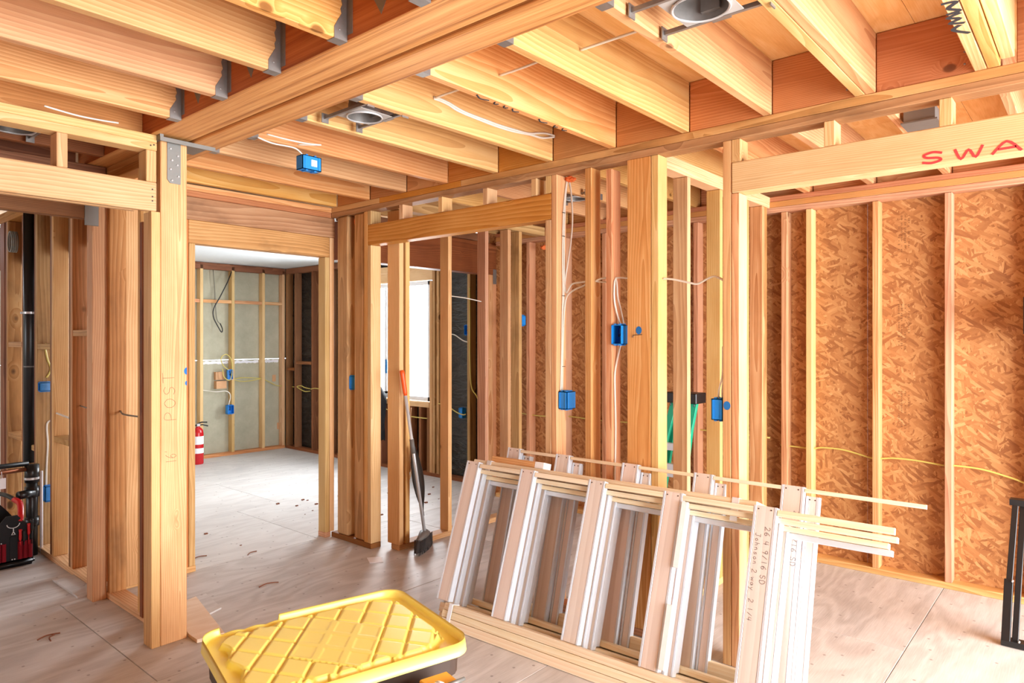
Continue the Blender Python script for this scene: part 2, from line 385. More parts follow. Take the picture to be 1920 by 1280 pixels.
def writing(txt, org, u, v, hgt, mat, parent, name='letter', stroke=0.12, adv=1.05, wide=0.62, seed=1):
    """pen or paint strokes lying on a face, one object for each character"""
    rr = random.Random(seed); u = Vector(u).normalized(); v = Vector(v).normalized(); nrm = u.cross(v)
    org = Vector(org); x = 0.0; w = hgt * stroke * 0.5
    for ch in txt:
        if ch == ' ': x += hgt * wide * 0.9; continue
        base = org + u * x; bm = bmesh.new()
        for pl in G[ch]:
            q = [(px * hgt * wide, py * hgt + rr.uniform(-.02, .02) * hgt) for px, py in pl]
            q3 = [u * a + v * b for a, b in q]
            q3 = smoothpts(q3, 4) if len(q3) > 2 else q3
            vs = []
            for i, p in enumerate(q3):
                d = (q3[min(i + 1, len(q3) - 1)] - q3[max(i - 1, 0)])
                if d.length < 1e-7: d = u.copy()
                s_ = d.normalized().cross(nrm) * w; vs.append((bm.verts.new(p - s_), bm.verts.new(p + s_)))
            for (a, b), (c, d_) in zip(vs, vs[1:]): bm.faces.new((a, b, d_, c))
        me = bpy.data.meshes.new(name); bm.to_mesh(me); bm.free(); me.materials.append(mat)
        o = reg(bpy.data.objects.new(name, me), T(*base), parent)
        x += hgt * wide * adv
    return o
def rivets(name, pts, nrm, r, mat, parent, hgt=0.004):
    """small heads joined: too small to pick apart"""
    bm = bmesh.new(); nrm = Vector(nrm).normalized(); q = Vector((0, 0, 1)).rotation_difference(nrm).to_matrix().to_4x4()
    c = Vector(pts[0])
    for p in pts: 
        M = T(*(Vector(p) - c)) @ q
        rg = lathe(bm, [(r, -0.001), (r, hgt * 0.5), (r * 0.5, hgt)], 8, M); bm.faces.new(rg[-1])
    o = meshobj(name, bm, mat, T(*c), parent); o['kind'] = 'stuff' if len(pts) > 1 else ''
    if len(pts) == 1: del o['kind']
    return o

XC = 2.995; ZP = 2.388; ZT = 2.464; ZS = 2.70; XR = 4.757; YB = 4.375

# ------------------------------------------------------------------ ground and floor
bm = bmesh.new(); bx(bm, -30, 34, -30, 36, -0.5, -0.35); g = meshobj('ground', bm, M_EARTH); tag(g, 'pale bare ground outside the building', 'ground', None, 'structure')
fl = struct('floor', (0, 0, 0), 'plywood subfloor laid in sheets with open seams, dusty and stained')
plainbox('floor_slab', -3.1, 5.2, -3.1, 8.6, -0.2, -0.021, M_TAN, fl, 0)
def sheet(x0, x1, y0, y1, m, par=fl, z=0.0, name='plywood_sheet'):
    g = 0.0015; return plainbox(name, x0 + g, x1 - g, y0 + g, y1 - g, z - 0.02, z, m, par, 0.0015)
rows = [-2.95, -1.72, -0.51, 0.706, 1.905, 3.10, 4.40]
for i in range(len(rows) - 1):
    xs = [-3.1, -1.2, 1.24, 3.68, 5.15] if i % 2 else [-3.1, 0.02, 2.46, 4.9, 5.15]
    for a, b in zip(xs, xs[1:]): sheet(a, b, rows[i], rows[i + 1], PLY)
rows = [4.40, 5.62, 6.84, 8.06, 8.6]
for i in range(len(rows) - 1):
    xs = [-3.1, -1.4, 1.46, 3.3, 5.15] if i % 2 else [-3.1, -0.9, 1.46, 2.9, 5.15]
    for a, b in zip(xs, xs[1:]): sheet(a, b, rows[i], rows[i + 1], PLYB if b > 1.5 else PLY)

# ------------------------------------------------------------------ ceiling: sheathing, joists, hangers
ce = struct('ceiling', (0, 0, ZT), 'open plywood floor deck carried on close-set fir joists in steel hangers')
ys = [-3.1, -1.9, -0.68, 0.54, 1.68, 2.90, 4.12, 5.34, 6.56, 7.78, 8.6]
for i in range(len(ys) - 1):
    xs = [-3.1, -0.6, 1.84, 4.28, 5.2] if i % 2 else [-3.1, 0.6, 3.04, 5.2]
    for a, b in zip(xs, xs[1:]): plainbox('deck_sheet', a + .001, b - .001, ys[i] + .001, ys[i + 1] - .001, ZS, ZS + 0.02, PLYC, ce, 0)
def hanger_mesh():
    """steel face-mount hanger for a joist that ends at x=0 and runs to -x, 38 mm wide centred on y=0, bottom z=0"""
    bm = bmesh.new(); t = 0.0022; hw = 0.019
    bx(bm, -0.05, 0.0, -hw - t, hw + t, -t, 0)
    prof = [(-.050, 0), (-.050, .035), (-.022, .085), (-.026, .10), (-.019, .115), (-.026, .14), (-.018, .16), (-.022, .185), (0, .185), (0, 0)]
    for s in (-1, 1):
        y0 = s * hw; y1 = s * (hw + t)
        a = [bm.verts.new((x, y0, z)) for x, z in prof]; b = [bm.verts.new((x, y1, z)) for x, z in prof]
        bm.faces.new(a); bm.faces.new(list(reversed(b)))
        for i in range(len(a)): j = (i + 1) % len(a); bm.faces.new((a[i], a[j], b[j], b[i]))
        bx(bm, -t, 0, min(s * hw, s * (hw + .032)), max(s * hw, s * (hw + .032)), 0.02, .185)
        for z in (.03, .06, .105, .15, .17):
            if z > .09 or z < .05: lathe_r = lathe(bm, [(.0035, 0), (.0035, .002), (0.0005, .003)], 6, T(-.012 if z > .09 else -.03, s * (hw + t), z) @ Matrix.Rotation(-s * R90, 4, 'X'))
    return bm
HM = None
def hanger(x, yc, side, joist, z=ZT):
    global HM
    M = T(x, yc, z) if side < 0 else T(x, yc, z) @ Matrix.Rotation(math.pi, 4, 'Z')
    if HM is None:
        o = meshobj('joist_hanger', hanger_mesh(), M_GALV, M, joist); HM = o.data
    else: o = reg(bpy.data.objects.new('joist_hanger', HM), M, joist)
    return o
JY = [-0.95, -0.54, -0.135, 0.27, 0.675, 1.085, 1.474, 1.879, 2.285, 2.69, 3.115, 3.512, 3.906]
for y in JY:
    if y > -0.2:
        j = board('joist', 1.667, XC + 0.002, y, y + 0.038, ZT, ZS, W_JOIST, ce); hanger(1.667, y + .019, 1, j)
        if abs(y - .675) < .01: j = board('joist', 1.667, XC + .002, y + .039, y + .077, ZT, ZS, W_PALE, ce)
        if abs(y - .27) < .01:
            j2 = board('joist', 1.667, XC + .002, y + .041, y + .079, ZT - .0, ZS, W_PALE, ce)
            j = board('joist', 1.667, XC - .03, y - .043, y - .003, ZT + .012, ZS, W_PALE, ce)
            writing('MWv', (2.33, .352, ZT - .0008), (1, .0, 0), (0, -1, 0), .036, M_BINK, j2, 'stamp', .42, 1.1, 2.4)
        if abs(y - 2.285) < .01:
            pass
        if abs(y - 1.879) < .01: pass
    if 3.5 > y > -1 or y > 3.6:
        pass
    if y < 3.45:
        j = board('joist', -3.0, 1.348, y, y + 0.038, ZT, ZS, W_JOIST if y < 3 else W_SALMON, ce); hanger(1.348, y + .019, -1, j)
    elif y < 3.6: board('joist', -3.0, 1.348, y + .03, y + 0.068, ZT, ZS, W_ORANGE, ce)
    board('joist', XC + .043, 4.83, y, y + .038, ZT, ZS, W_STUD if y > 1.6 else W_SALMON, ce)
for a, b in zip(JY, JY[1:]):
    lo = a + (.077 if abs(a - .675) < .01 else .079 if abs(a - .27) < .01 else .038)
    bl = board('blocking', XC + .004, XC + .041, lo + .001, b - .001 - (.045 if abs(b - .27) < .01 else 0), ZT, ZS - .002, W_ORANGE, ce)
    if a > 0: rivets('nail_heads', [(XC + .003, lo + .03, z) for z in (2.50, 2.545, 2.585, 2.63)], (-1, 0, 0), .004, M_GALV, bl, .002)
    board('blocking', 4.834, 4.872, a + .04, b - .002, ZT, ZS, W_SALMON, ce)
for y in (4.05, 4.5, 4.9, 5.3, 5.7, 6.1, 6.5, 6.9, 7.3, 7.7):        # kitchen joists beyond the beam end
    board('joist', -3.0, 1.348, y, y + .038, ZT, ZS, W_DARK, ce)
board('joist', 1.667, XC, 4.30, 4.338, ZT, ZS, W_JOIST, ce); board('joist', XC + .043, 4.83, 4.30, 4.338, ZT, ZS, W_STUD, ce)
board('blocking', XC + .004, XC + .041, 3.946, 4.298, ZT, ZS, W_ORANGE, ce)
# dark scribbled stamp on one joist bottom
bm = bmesh.new()
for x, w in ((1.98, .08), (2.09, .03), (2.15, .03), (2.20, .05), (2.38, .07), (2.50, .03), (2.56, .04)):
    tube(bm, smoothpts([(x, 1.892, ZT), (x + w * .5, 1.912, ZT), (x + w, 1.900, ZT)], 4), .0035, 5)
o = meshobj('stamp', bm, M_BINK, None, ce); o['kind'] = 'stuff'

# ------------------------------------------------------------------ main beam and post
be = thing('ceiling_beam', (1.35, -3, ZT), 'long twin laminated timber beam crossing the ceiling above the post', 'beam')
board('left_ply', 1.350, 1.527, -3.0, 4.46, ZT + .001, ZS - .003, W_LVL, be, .004)
board('left_face', 1.3485, 1.3499, -3.0, 4.46, ZT + .004, ZS - .004, W_GLU, be, 0, axis=1)
board('right_ply', 1.532, 1.665, -3.0, 4.46, ZT - .012, ZS - .005, W_LVL, be, .004)
bm = bmesh.new()
for y in (1.70, 2.50, 2.95):
    a = [bm.verts.new((1.3475, y + dy, z)) for dy, z in ((-.045, 2.62), (.045, 2.62), (.045, 2.57), (0, 2.50), (-.045, 2.57))]; b = [bm.verts.new((v.co.x + .002, v.co.y, v.co.z)) for v in a]
    bm.faces.new(a); bm.faces.new(list(reversed(b)))
    for i in range(5): bm.faces.new((a[i], a[(i + 1) % 5], b[(i + 1) % 5], b[i]))
o = meshobj('steel_tie_point', bm, M_STRAP, None, be)
o['kind'] = 'stuff'

po = thing('timber_post', (1.45, 3.5, 0), 'square fir post with pencilled lettering and a grey steel cap under the beam', 'post')
pb = board('post_shaft', 1.389, 1.515, 3.435, 3.56, 0, 2.445, W_STUD, po, .004)
writing('POST', (1.462, 3.4345, 1.085), (-.05, 0, 1), (-1, 0, 0), .052, M_PENCIL, pb, 'letter', .035, 1.25, .95)
writing("16'", (1.463, 3.4345, .875), (-.05, 0, 1), (-1, 0, 0), .05, M_PENCIL, pb, 'letter', .035, 1.0, .5, 3)
for z, r_ in ((1.325, .014), (1.265, .009)):
    bm = bmesh.new(); vs = [bm.verts.new((-abs(r_ * math.cos(t)) * 1.0 if math.cos(t) < 0 else 0, 0, r_ * 1.3 * math.sin(t))) for t in [i * math.pi / 8 for i in range(4, 13)]]; bm.faces.new(vs); meshobj('paint_spot', bm, M_BLUED, T(1.5135, 3.4342, z), pb)
cap = plainbox('steel_cap', 1.375, 1.62, 3.40, 3.60, 2.446, 2.452, M_STRAP, po)
bm = bmesh.new()
sp = [(1.418, 2.26), (1.432, 2.243), (1.482, 2.243), (1.482, 2.447), (1.418, 2.447)]
a = [bm.verts.new((x, 3.4345, z)) for x, z in sp]; b = [bm.verts.new((x, 3.430, z)) for x, z in sp]
bm.faces.new(a); bm.faces.new(list(reversed(b)))
for i in range(5): bm.faces.new((a[i], a[(i + 1) % 5], b[(i + 1) % 5], b[i]))
sto = meshobj('steel_strap', bm, M_STRAP, None, po)
rivets('bolt_heads', [(1.433, 3.43, 2.41), (1.468, 3.43, 2.38), (1.440, 3.43, 2.355), (1.465, 3.43, 2.335), (1.433, 3.43, 2.31), (1.470, 3.43, 2.28), (1.440, 3.43, 2.257)], (0, -1, 0), .0055, M_ALUL, sto, .006)
bm = bmesh.new(); bx(bm, 1.372, 1.389, 3.40, 3.56, 2.44, 2.56); bx(bm, 1.372, 1.64, 3.397, 3.403, 2.432, 2.452)
meshobj('beam_saddle', bm, M_STRAP, None, po)

# ------------------------------------------------------------------ header wall left of the post (along X at Y 3.44)
wl = struct('wall_front_left', (-1, 3.44, 0), 'open header wall left of the post with short cripple studs over a wide opening')
board('header', -2.4, 1.372, 3.437, 3.474, 2.097, 2.236, W_PALE, wl, .004)
board('header', -2.4, 1.30, 3.49, 3.526, 2.097, 2.236, W_SALMON, wl, .004)
board('top_plate', -2.6, 1.374, 3.44, 3.529, 2.388, 2.426, W_PALE, wl)
board('top_plate', -2.6, 1.374, 3.44, 3.529, 2.4265, ZT, W_PALE, wl)
for x in (1.325, .957, .55, .145, -.26, -.665, -1.07):
    board('cripple_stud', x, x + (.047 if x > 1.2 else .042), 3.44, 3.529, 2.237, 2.387, W_STUD, wl)
jk = board('jack_stud', 1.347, 1.388, 3.437, 3.529, 0, 2.096, W_STUD, wl)
rivets('nail_holes', [(1.352, 3.4365, z) for z in (2.20, 2.165, 2.145)] + [(1.345, 3.439, 2.41), (1.36, 3.439, 2.415)], (0, -1, 0), .004, M_NAIL, jk, .001)
board('jack_stud', -2.44, -2.4, 3.437, 3.529, 0, 2.38, W_STUD, wl)

# ------------------------------------------------------------------ partition L (along Y at X 1.445)
wp = struct('wall_left', (1.445, 5, 0), 'open stud partition left of the post with black drain pipe, blocks and wiring')
board('bottom_plate', 1.445, 1.534, 3.56, 6.44, 0.0, .038, W_SALMON, wp)
for y, m in ((6.355, W_OLD), (5.92, W_OLD), (5.62, W_OLD), (5.262, W_STUD), (4.89, W_OLD), (4.53, W_ORANGE), (4.488, W_ORANGE), (4.26, W_OLD), (3.825, W_STUD)):
    board('stud', 1.445, 1.534, y, y + .038, .038, 2.386, m, wp)
for y in (4.929, 5.301, 5.659, 5.959, 6.394): board('stud', 1.447, 1.532, y, y + .037, .038, 2.386, W_DARK, wp)  # extra dark studs, added to close the bright gaps between the others
board('stud', 1.445, 1.534, 6.46, 6.57, 0, 2.386, W_DARK, wp)
board('stud', 1.545, 1.63, 4.30, 4.34, .038, 2.386, W_SALMON, wp)
board('stud', 1.425, 1.444, 3.75, 3.785, .04, 2.09, W_DARK, wp)
board('top_plate', 1.445, 1.534, 3.565, 6.6, 2.388, 2.426, W_ORANGE, wp); board('top_plate', 1.445, 1.534, 3.565, 6.6, 2.4265, ZT, W_OLD, wp)
for y0, y1, z in ((5.997, 6.353, .73), (5.697, 5.918, .69), (5.34, 5.618, 1.41), (4.967, 5.26, .80), (4.57, 4.888, 1.50), (5.997, 6.353, 1.42)):
    board('fire_block', 1.447, 1.532, y0, y1, z, z + .038, W_OLD, wp)
board('added_dark_board', 1.545, 1.56, 4.50, 8.34, 2.06, 2.42, W_DARK, wp)  # added dark board, hides the bright back room ceiling above the partition
# ------------------------------------------------------------------ kitchen beam at Y 4.3
kb = struct('wall_rear_left', (0, 4.3, 0), 'dark header beam behind the left opening with steel strap at its end')
board('header', -3.0, 1.37, 4.30, 4.38, 2.16, 2.40, W_DARK, kb); board('top_plate', -3.0, 1.44, 4.30, 4.39, 2.402, 2.462, W_DARK, kb)
plainbox('steel_bracket', 1.33, 1.40, 4.292, 4.299, 2.12, 2.24, M_STRAP, kb); board('support_post', 1.37, 1.443, 4.30, 4.39, .0, 2.40, W_STUD, kb)
plainbox('steel_bracket', 1.30, 1.42, 4.02, 4.10, 2.30, 2.31, M_STRAP, kb)

# ------------------------------------------------------------------ back wall with doorway (along X at Y 4.375)
wb = struct('wall_back', (2.4, YB, 0), 'weathered header wall with an open doorway into the back room')
board('header', 1.94, 2.984, YB, YB + .085, 2.092, 2.241, W_OLD, wb, .003); board('header', 1.55, 3.03, YB, YB + .085, 2.2425, 2.386, W_OLD, wb, .003)
board('top_plate', 1.54, 3.03, YB, YB + .089, 2.388, 2.426, W_ORANGE, wb); board('top_plate', 1.54, 3.03, YB - .005, YB + .089, 2.4265, ZT, W_STUD, wb)
board('jack_stud', 1.942, 1.981, YB, YB + .089, .038, 2.091, W_STUD, wb); board('king_stud', 1.90, 1.939, YB, YB + .089, .038, 2.24, W_ORANGE, wb)
board('stud', 1.60, 1.64, YB, YB + .089, .038, 2.24, W_STUD, wb)
board('bottom_plate', 1.56, 1.985, YB, YB + .089, 0, .038, W_SALMON, wb)
board('jack_stud', 2.945, 2.983, YB, YB + .089, .038, 2.091, W_PALE, wb); board('king_stud', 2.986, 3.024, YB, YB + .089, .038, 2.241, W_PALE, wb)
board('bottom_plate', 2.943, 2.992, YB, YB + .089, 0, .038, W_SALMON, wb)
board('header', 3.10, 4.91, YB, YB + .12, 2.09, 2.386, W_DARK, wb); board('top_plate', 3.10, 4.75, YB, YB + .09, 2.39, 2.46, W_DARK, wb)
board('support_post', 4.715, 4.80, YB, YB + .12, 0, 2.088, W_SALMON, wb); board('support_post', 4.802, 4.91, YB, YB + .12, 0, 2.088, W_SALMON, wb); plainbox('steel_bracket', 4.80, 4.88, YB - .004, YB - .001, 2.0, 2.14, M_GALV, wb)

# ------------------------------------------------------------------ centre wall (along Y at X 2.995)
wc = struct('wall_center', (XC, 2.2, 0), 'long open stud wall across the room with double top plate and two headers')
X1 = XC + .089
board('top_plate', XC, X1, -1.2, 4.37, 2.388, 2.4255, W_OLD, wc); board('top_plate', XC, X1, -1.2, 3.0, 2.4265, ZT, W_OLD, wc)
board('top_plate', XC, X1, 3.002, 3.80, 2.4265, ZT, W_ORANGE, wc); board('top_plate', XC, X1, 3.802, 4.37, 2.4265, ZT, W_STUD, wc)
# corner end
board('stud', XC, X1, 4.165, 4.30, .038, 2.386, W_OLD, wc, .012); board('stud', XC + .004, X1, 3.976, 4.098, .038, 2.386, W_OLD, wc, .012)
board('king_stud', XC, X1, 3.934, 3.972, .038, 2.386, W_STUD, wc); board('jack_stud', XC, X1, 3.893, 3.931, .038, 2.143, W_PALE, wc)
board('bottom_plate', XC, X1, 3.893, 4.37, 0, .037, W_DARK, wc)
hd = board('header', XC + .001, X1 - .001, 2.296, 3.932, 2.145, 2.289, W_CATH, wc, .004)
for y in (3.893, 3.55, 3.165, 2.775, 2.40, 2.296):
    board('cripple_stud', XC, XC + .089, y, y + .038, 2.290, 2.387, W_PALE, wc)
board('jack_stud', XC, X1, 2.296, 2.336, .0, 2.143, W_PALE, wc); board('king_stud', XC, X1, 2.258, 2.294, 0, 2.387, W_JOIST, wc)
board('stud', XC, X1, 2.030, 2.070, .038, 2.387, W_JOIST, wc); board('stud', XC + .002, X1 - .002, 1.904, 1.940, .038, 2.36, W_SALMON, wc)
fs = board('flat_stud', XC, XC + .038, 1.679, 1.812, .038, 2.387, W_STUD, wc)
board('stud', XC, X1, 1.636, 1.676, 0.0, 2.387, W_PALE, wc)
board('bottom_plate', XC, X1, 1.679, 2.256, 0, .037, W_SALMON, wc)
ks = board('king_stud', XC, X1, 1.269, 1.308, .0, 2.387, W_JOIST, wc); board('jack_stud', XC, X1, 1.230, 1.267, .0, 2.143, W_STUD, wc)
board('stud', XC + .09, XC + .128, 1.27, 1.31, 0, 2.3, W_PALE, wc)
sh = board('header', XC - .002, X1, -0.9, 1.266, 2.145, 2.283, W_PALE, wc, .004)
for y in (1.226, .828, .418, .01, -.4): board('cripple_stud', XC, X1, y, y + .042, 2.284, 2.387, W_PALE, wc)
board('jack_stud', XC, X1, -.95, -.91, 0, 2.143, W_STUD, wc)
writing('SWAP', (XC - .0035, .522, 2.150), (0, -1, .0), (0, 0, 1), .040, M_RINK, sh, 'letter', .22, 1.32, 2.15)
for y, z, p in ((1.745, 1.527, fs), (1.288, 1.181, ks)):
    bm = bmesh.new(); vs = [bm.verts.new((0, .017 * math.cos(t) * 1.0, .02 * math.sin(t))) for t in [i * math.pi / 8 for i in range(16)]]; bm.faces.new(vs)
    meshobj('paint_spot', bm, M_BLUED, T(XC - .0008, y, z), p)
bm = bmesh.new(); tube(bm, [(XC - .002, 1.778, 1.492), (XC - .004, 1.776, 1.503), (XC - .03, 1.71, 1.506)], .002, 6); meshobj('bent_nail', bm, M_NAIL, None, fs)

# ------------------------------------------------------------------ partition P (along X at Y 3.71) and Q (along X at Y 1.737)
wq = struct('wall_middle_far', (3.9, 3.75, 0), 'open stud partition behind the left opening of the centre wall')
for x, m in ((3.10, W_PALE), (3.158, W_STUD), (3.572, W_STUD), (3.98, W_SALMON), (4.254, W_SALMON), (4.397, W_OLD)):
    board('stud', x, x + .038, 3.71, 3.84 if x < 3.5 else 3.80, .038, 2.386, m, wq)
board('bottom_plate', 3.10, 4.75, 3.71, 3.80, 0, .038, W_SALMON, wq)
board('top_plate', 3.09, 4.75, 3.71, 3.80, 2.388, 2.462, W_OLD, wq)
wz = struct('wall_middle_near', (3.9, 1.78, 0), 'short open stud partition running from the centre wall to the strand board wall')
for x, m in ((3.105, W_STUD), (3.51, W_SALMON), (3.94, W_STUD), (4.35, W_SALMON), (4.62, W_SALMON), (4.665, W_OLD)):
    board('stud', x, x + .038, 1.737, 1.826, .038, 2.386, m, wz)
board('bottom_plate', 3.09, 4.75, 1.737, 1.826, 0, .038, W_STUD, wz)
board('top_plate', 3.09, 4.755, 1.737, 1.826, 2.388, 2.426, W_PALE, wz); board('top_plate', 3.09, 4.84, 1.737, 1.826, 2.4265, ZT, W_PALE, wz)

# ------------------------------------------------------------------ strand board wall (X 4.757)
wr = struct('wall_right', (XR, 1.5, 0), 'strand board sheathed outer wall with studs and double top plate')
y = -1.1
for a, b in ((-1.3, -.08), (-.08, 1.14), (1.14, 2.36), (2.36, 3.58), (3.58, 4.49)):
    plainbox('strand_board_panel', XR + .089, XR + .101, a + .001, b - .001, 0, ZS, OSB, wr, 0)
for y in (-.96, -.55, -.14, .266, .664, 1.054, 1.458, 1.86, 2.27, 2.675, 3.08, 3.485, 3.89):
    if abs(y - 1.86) < .02: continue
    board('stud', XR, XR + .088, y, y + .038, .038, 2.352, W_PALE if abs(y - 1.458) < .01 else W_SALMON, wr)
board('stud', XR, XR + .088, 1.62, 1.66, .038, 2.352, W_SALMON, wr); 
board('bottom_plate', XR - .002, XR + .088, -1.2, 4.3, 0, .038, W_STUD, wr)
board('top_plate', XR, XR + .088, -1.2, 4.3, 2.354, 2.39, W_SALMON, wr); board('top_plate', XR, XR + .088, -1.2, 4.3, 2.391, 2.43, W_ORANGE, wr)
board('top_plate', XR, XR + .088, -1.2, 4.3, 2.431, ZT, W_ORANGE, wr)
# faint printed stamp columns on the panel
rr = random.Random(5)
bm = bmesh.new()
for z0, z1 in ((2.02, 2.26), (1.42, 1.70), (.92, 1.16)):
    z = z0
    while z < z1:
        for yy in (.905, .925, .945, .96):
            if rr.random() < .6:
                w = rr.uniform(.003, .012); bx(bm, XR + .0882, XR + .0888, yy - w / 2, yy + w / 2, z, z + .004)
        z += .011
o = meshobj('printed_stamp', bm, M_STAMP, None, wr); o['kind'] = 'stuff'

# ------------------------------------------------------------------ back room: far wall, outer wall with window, ceiling
wf = struct('wall_rear', (3.5, 8.36, 0), 'back room end wall of grey green wallboard behind open studs')
for a, b in ((-3.1, .2), (.2, 2.64), (2.64, 5.12)):
    for z0, z1 in ((0, 1.205), (1.212, 2.46)): plainbox('wallboard_panel', a + .002, b - .002, 8.455, 8.47, z0, z1, DRY, wf, 0)
for x in (1.55, 2.0, 2.42, 2.66, 3.07, 3.47, 3.845, 4.248, 4.665, 4.955): board('stud', x, x + .038, 8.36, 8.45, .038, 2.39, W_PALE, wf)
board('bottom_plate', 1.54, 5.0, 8.36, 8.45, 0, .038, W_SALMON, wf); board('top_plate', 1.54, 5.0, 8.36, 8.45, 2.34, 2.42, W_DARK, wf)
for a, b in ((3.11, 3.465), (3.51, 3.843), (3.885, 4.246), (4.288, 4.663), (4.705, 4.953)): board('fire_block', a, b, 8.365, 8.40, 1.925, 1.965, W_SALMON, wf)
bm = bmesh.new(); rr = random.Random(9)
for x0, x1 in ((3.885, 4.246), (4.288, 4.66), (4.705, 4.95)):
    n = 14; top = []; bot = []
    for i in range(n + 1):
        x = x0 + (x1 - x0) * i / n; top.append(bm.verts.new((x, 8.4535, 1.185 + rr.uniform(.0, .018)))); bot.append(bm.verts.new((x, 8.4535, 1.165 - rr.uniform(0, .012))))
    for i in range(n): bm.faces.new((top[i], top[i + 1], bot[i + 1], bot[i]))
o = meshobj('torn_joint_paper', bm, M_PAPERW, None, wf); o['kind'] = 'stuff'
for x, z in ((4.86, .90), (4.93, .25)): plainbox('brown_patch', x, x + .05, 8.45, 8.453, z, z + .09, M_TAN, wf)
wo = struct('wall_window_side', (5.03, 6.4, 0), 'back room outer wall of dark studs over black building paper with a white window')
for a, b, z0, z1 in ((4.5, 5.44, 0, 2.46), (5.44, 6.99, 0, .78), (5.44, 6.99, 2.14, 2.46), (6.99, 8.45, 0, 2.46)):
    plainbox('building_paper', 5.10, 5.112, a, b, z0, z1, PAPER, wo, 0)
plainbox('building_paper', 4.86, 5.11, 4.488, 4.499, 0, 2.69, PAPER, wo, 0)
for y, m in ((4.62, W_OLD), (4.875, W_OLD), (7.70, W_DARK), (8.10, W_DARK), (8.31, W_DARK), (7.30, W_DARK), (5.335, W_OLD)):
    board('stud', 5.0, 5.09, y, y + .04, .038, 2.35, m, wo)
board('king_stud', 5.0, 5.09, 5.40, 5.44, .038, 2.35, W_OLD, wo); board('jack_stud', 5.0, 5.09, 5.445, 5.485, .038, 2.10, W_PALE, wo)
board('jack_stud', 5.0, 5.09, 6.99, 7.03, .038, 2.10, W_PALE, wo)
board('header', 5.0, 5.09, 5.44, 7.03, 2.12, 2.30, W_PALE, wo); board('sill_plate', 4.995, 5.09, 5.49, 6.985, .735, .79, W_PALE, wo)
for y in (5.49, 5.62, 5.78, 5.90, 6.3, 6.7): board('cripple_stud', 5.0, 5.09, y, y + .038, .038, .734, W_DARK, wo)
board('top_plate', 5.0, 5.09, 4.5, 8.35, 2.35, 2.42, W_DARK, wo); board('bottom_plate', 5.0, 5.09, 4.5, 8.35, 0, .038, W_DARK, wo)
for a, b, z in ((7.745, 8.095, 1.14), (8.145, 8.305, 1.05)): board('fire_block', 5.0, 5.04, a, b, z, z + .04, W_DARK, wo)
w1 = struct('window_1', (5.03, 6.2, .8), 'white vinyl sliding window glaring with daylight in the back room')
bm = bmesh.new()
for a in ((5.49, 5.53, .80, 2.11), (6.945, 6.985, .80, 2.11), (5.49, 6.985, .80, .845), (5.49, 6.985, 2.065, 2.11)): bx(bm, 5.02, 5.10, *a)
meshobj('window_frame', bm, M_VINYL, None, w1)
bm = bmesh.new()
for a in ((6.20, 6.235, .845, 2.065), (6.25, 6.285, .845, 2.065), (6.90, 6.945, .845, 2.065), (6.25, 6.945, .845, .875)): bx(bm, 5.035, 5.07, *a)
meshobj('sash', bm, M_VINYL, None, w1)
plainbox('pane', 5.05, 5.053, 5.53, 6.22, .845, 2.065, M_GLASS, w1, 0); plainbox('pane', 5.058, 5.061, 6.22, 6.945, .845, 2.065, M_GLASS, w1, 0)
plainbox('blue_tape', 5.028, 5.0345, 6.24, 6.27, 1.08, 1.24, M_BLUED, w1, 0)
cb = plainbox('ceiling_back_room', 1.54, 5.1, 4.50, 8.46, 2.425, 2.44, M_WHITE, None, 0); tag(cb, 'smooth white ceiling board over the back room', 'ceiling', None, 'structure')
# exterior shell parts outside the view: give the openings their edges
sh1 = struct('wall_rear_opening', (3, -3, 0), 'plain wall behind the photographer with a wide opening')
for a in ((-3.1, .2, 0, 2.7), (4.85, 5.2, 0, 2.7), (.2, 4.85, 2.3, 2.7)): plainbox('strand_board_panel', a[0], a[1], -3.12, -3.1, a[2], a[3], OSB, sh1, 0)
sh2 = struct('wall_side_opening', (-3.1, 3, 0), 'plain outer wall left of the photographer with one window opening')
for a in ((-3.1, 5.4, 0, 2.7), (7.2, 8.6, 0, 2.7), (5.4, 7.2, 2.1, 2.7), (5.4, 7.2, 0, .8)): plainbox('strand_board_panel', -3.12, -3.1, a[0], a[1], a[2], a[3], OSB, sh2, 0)

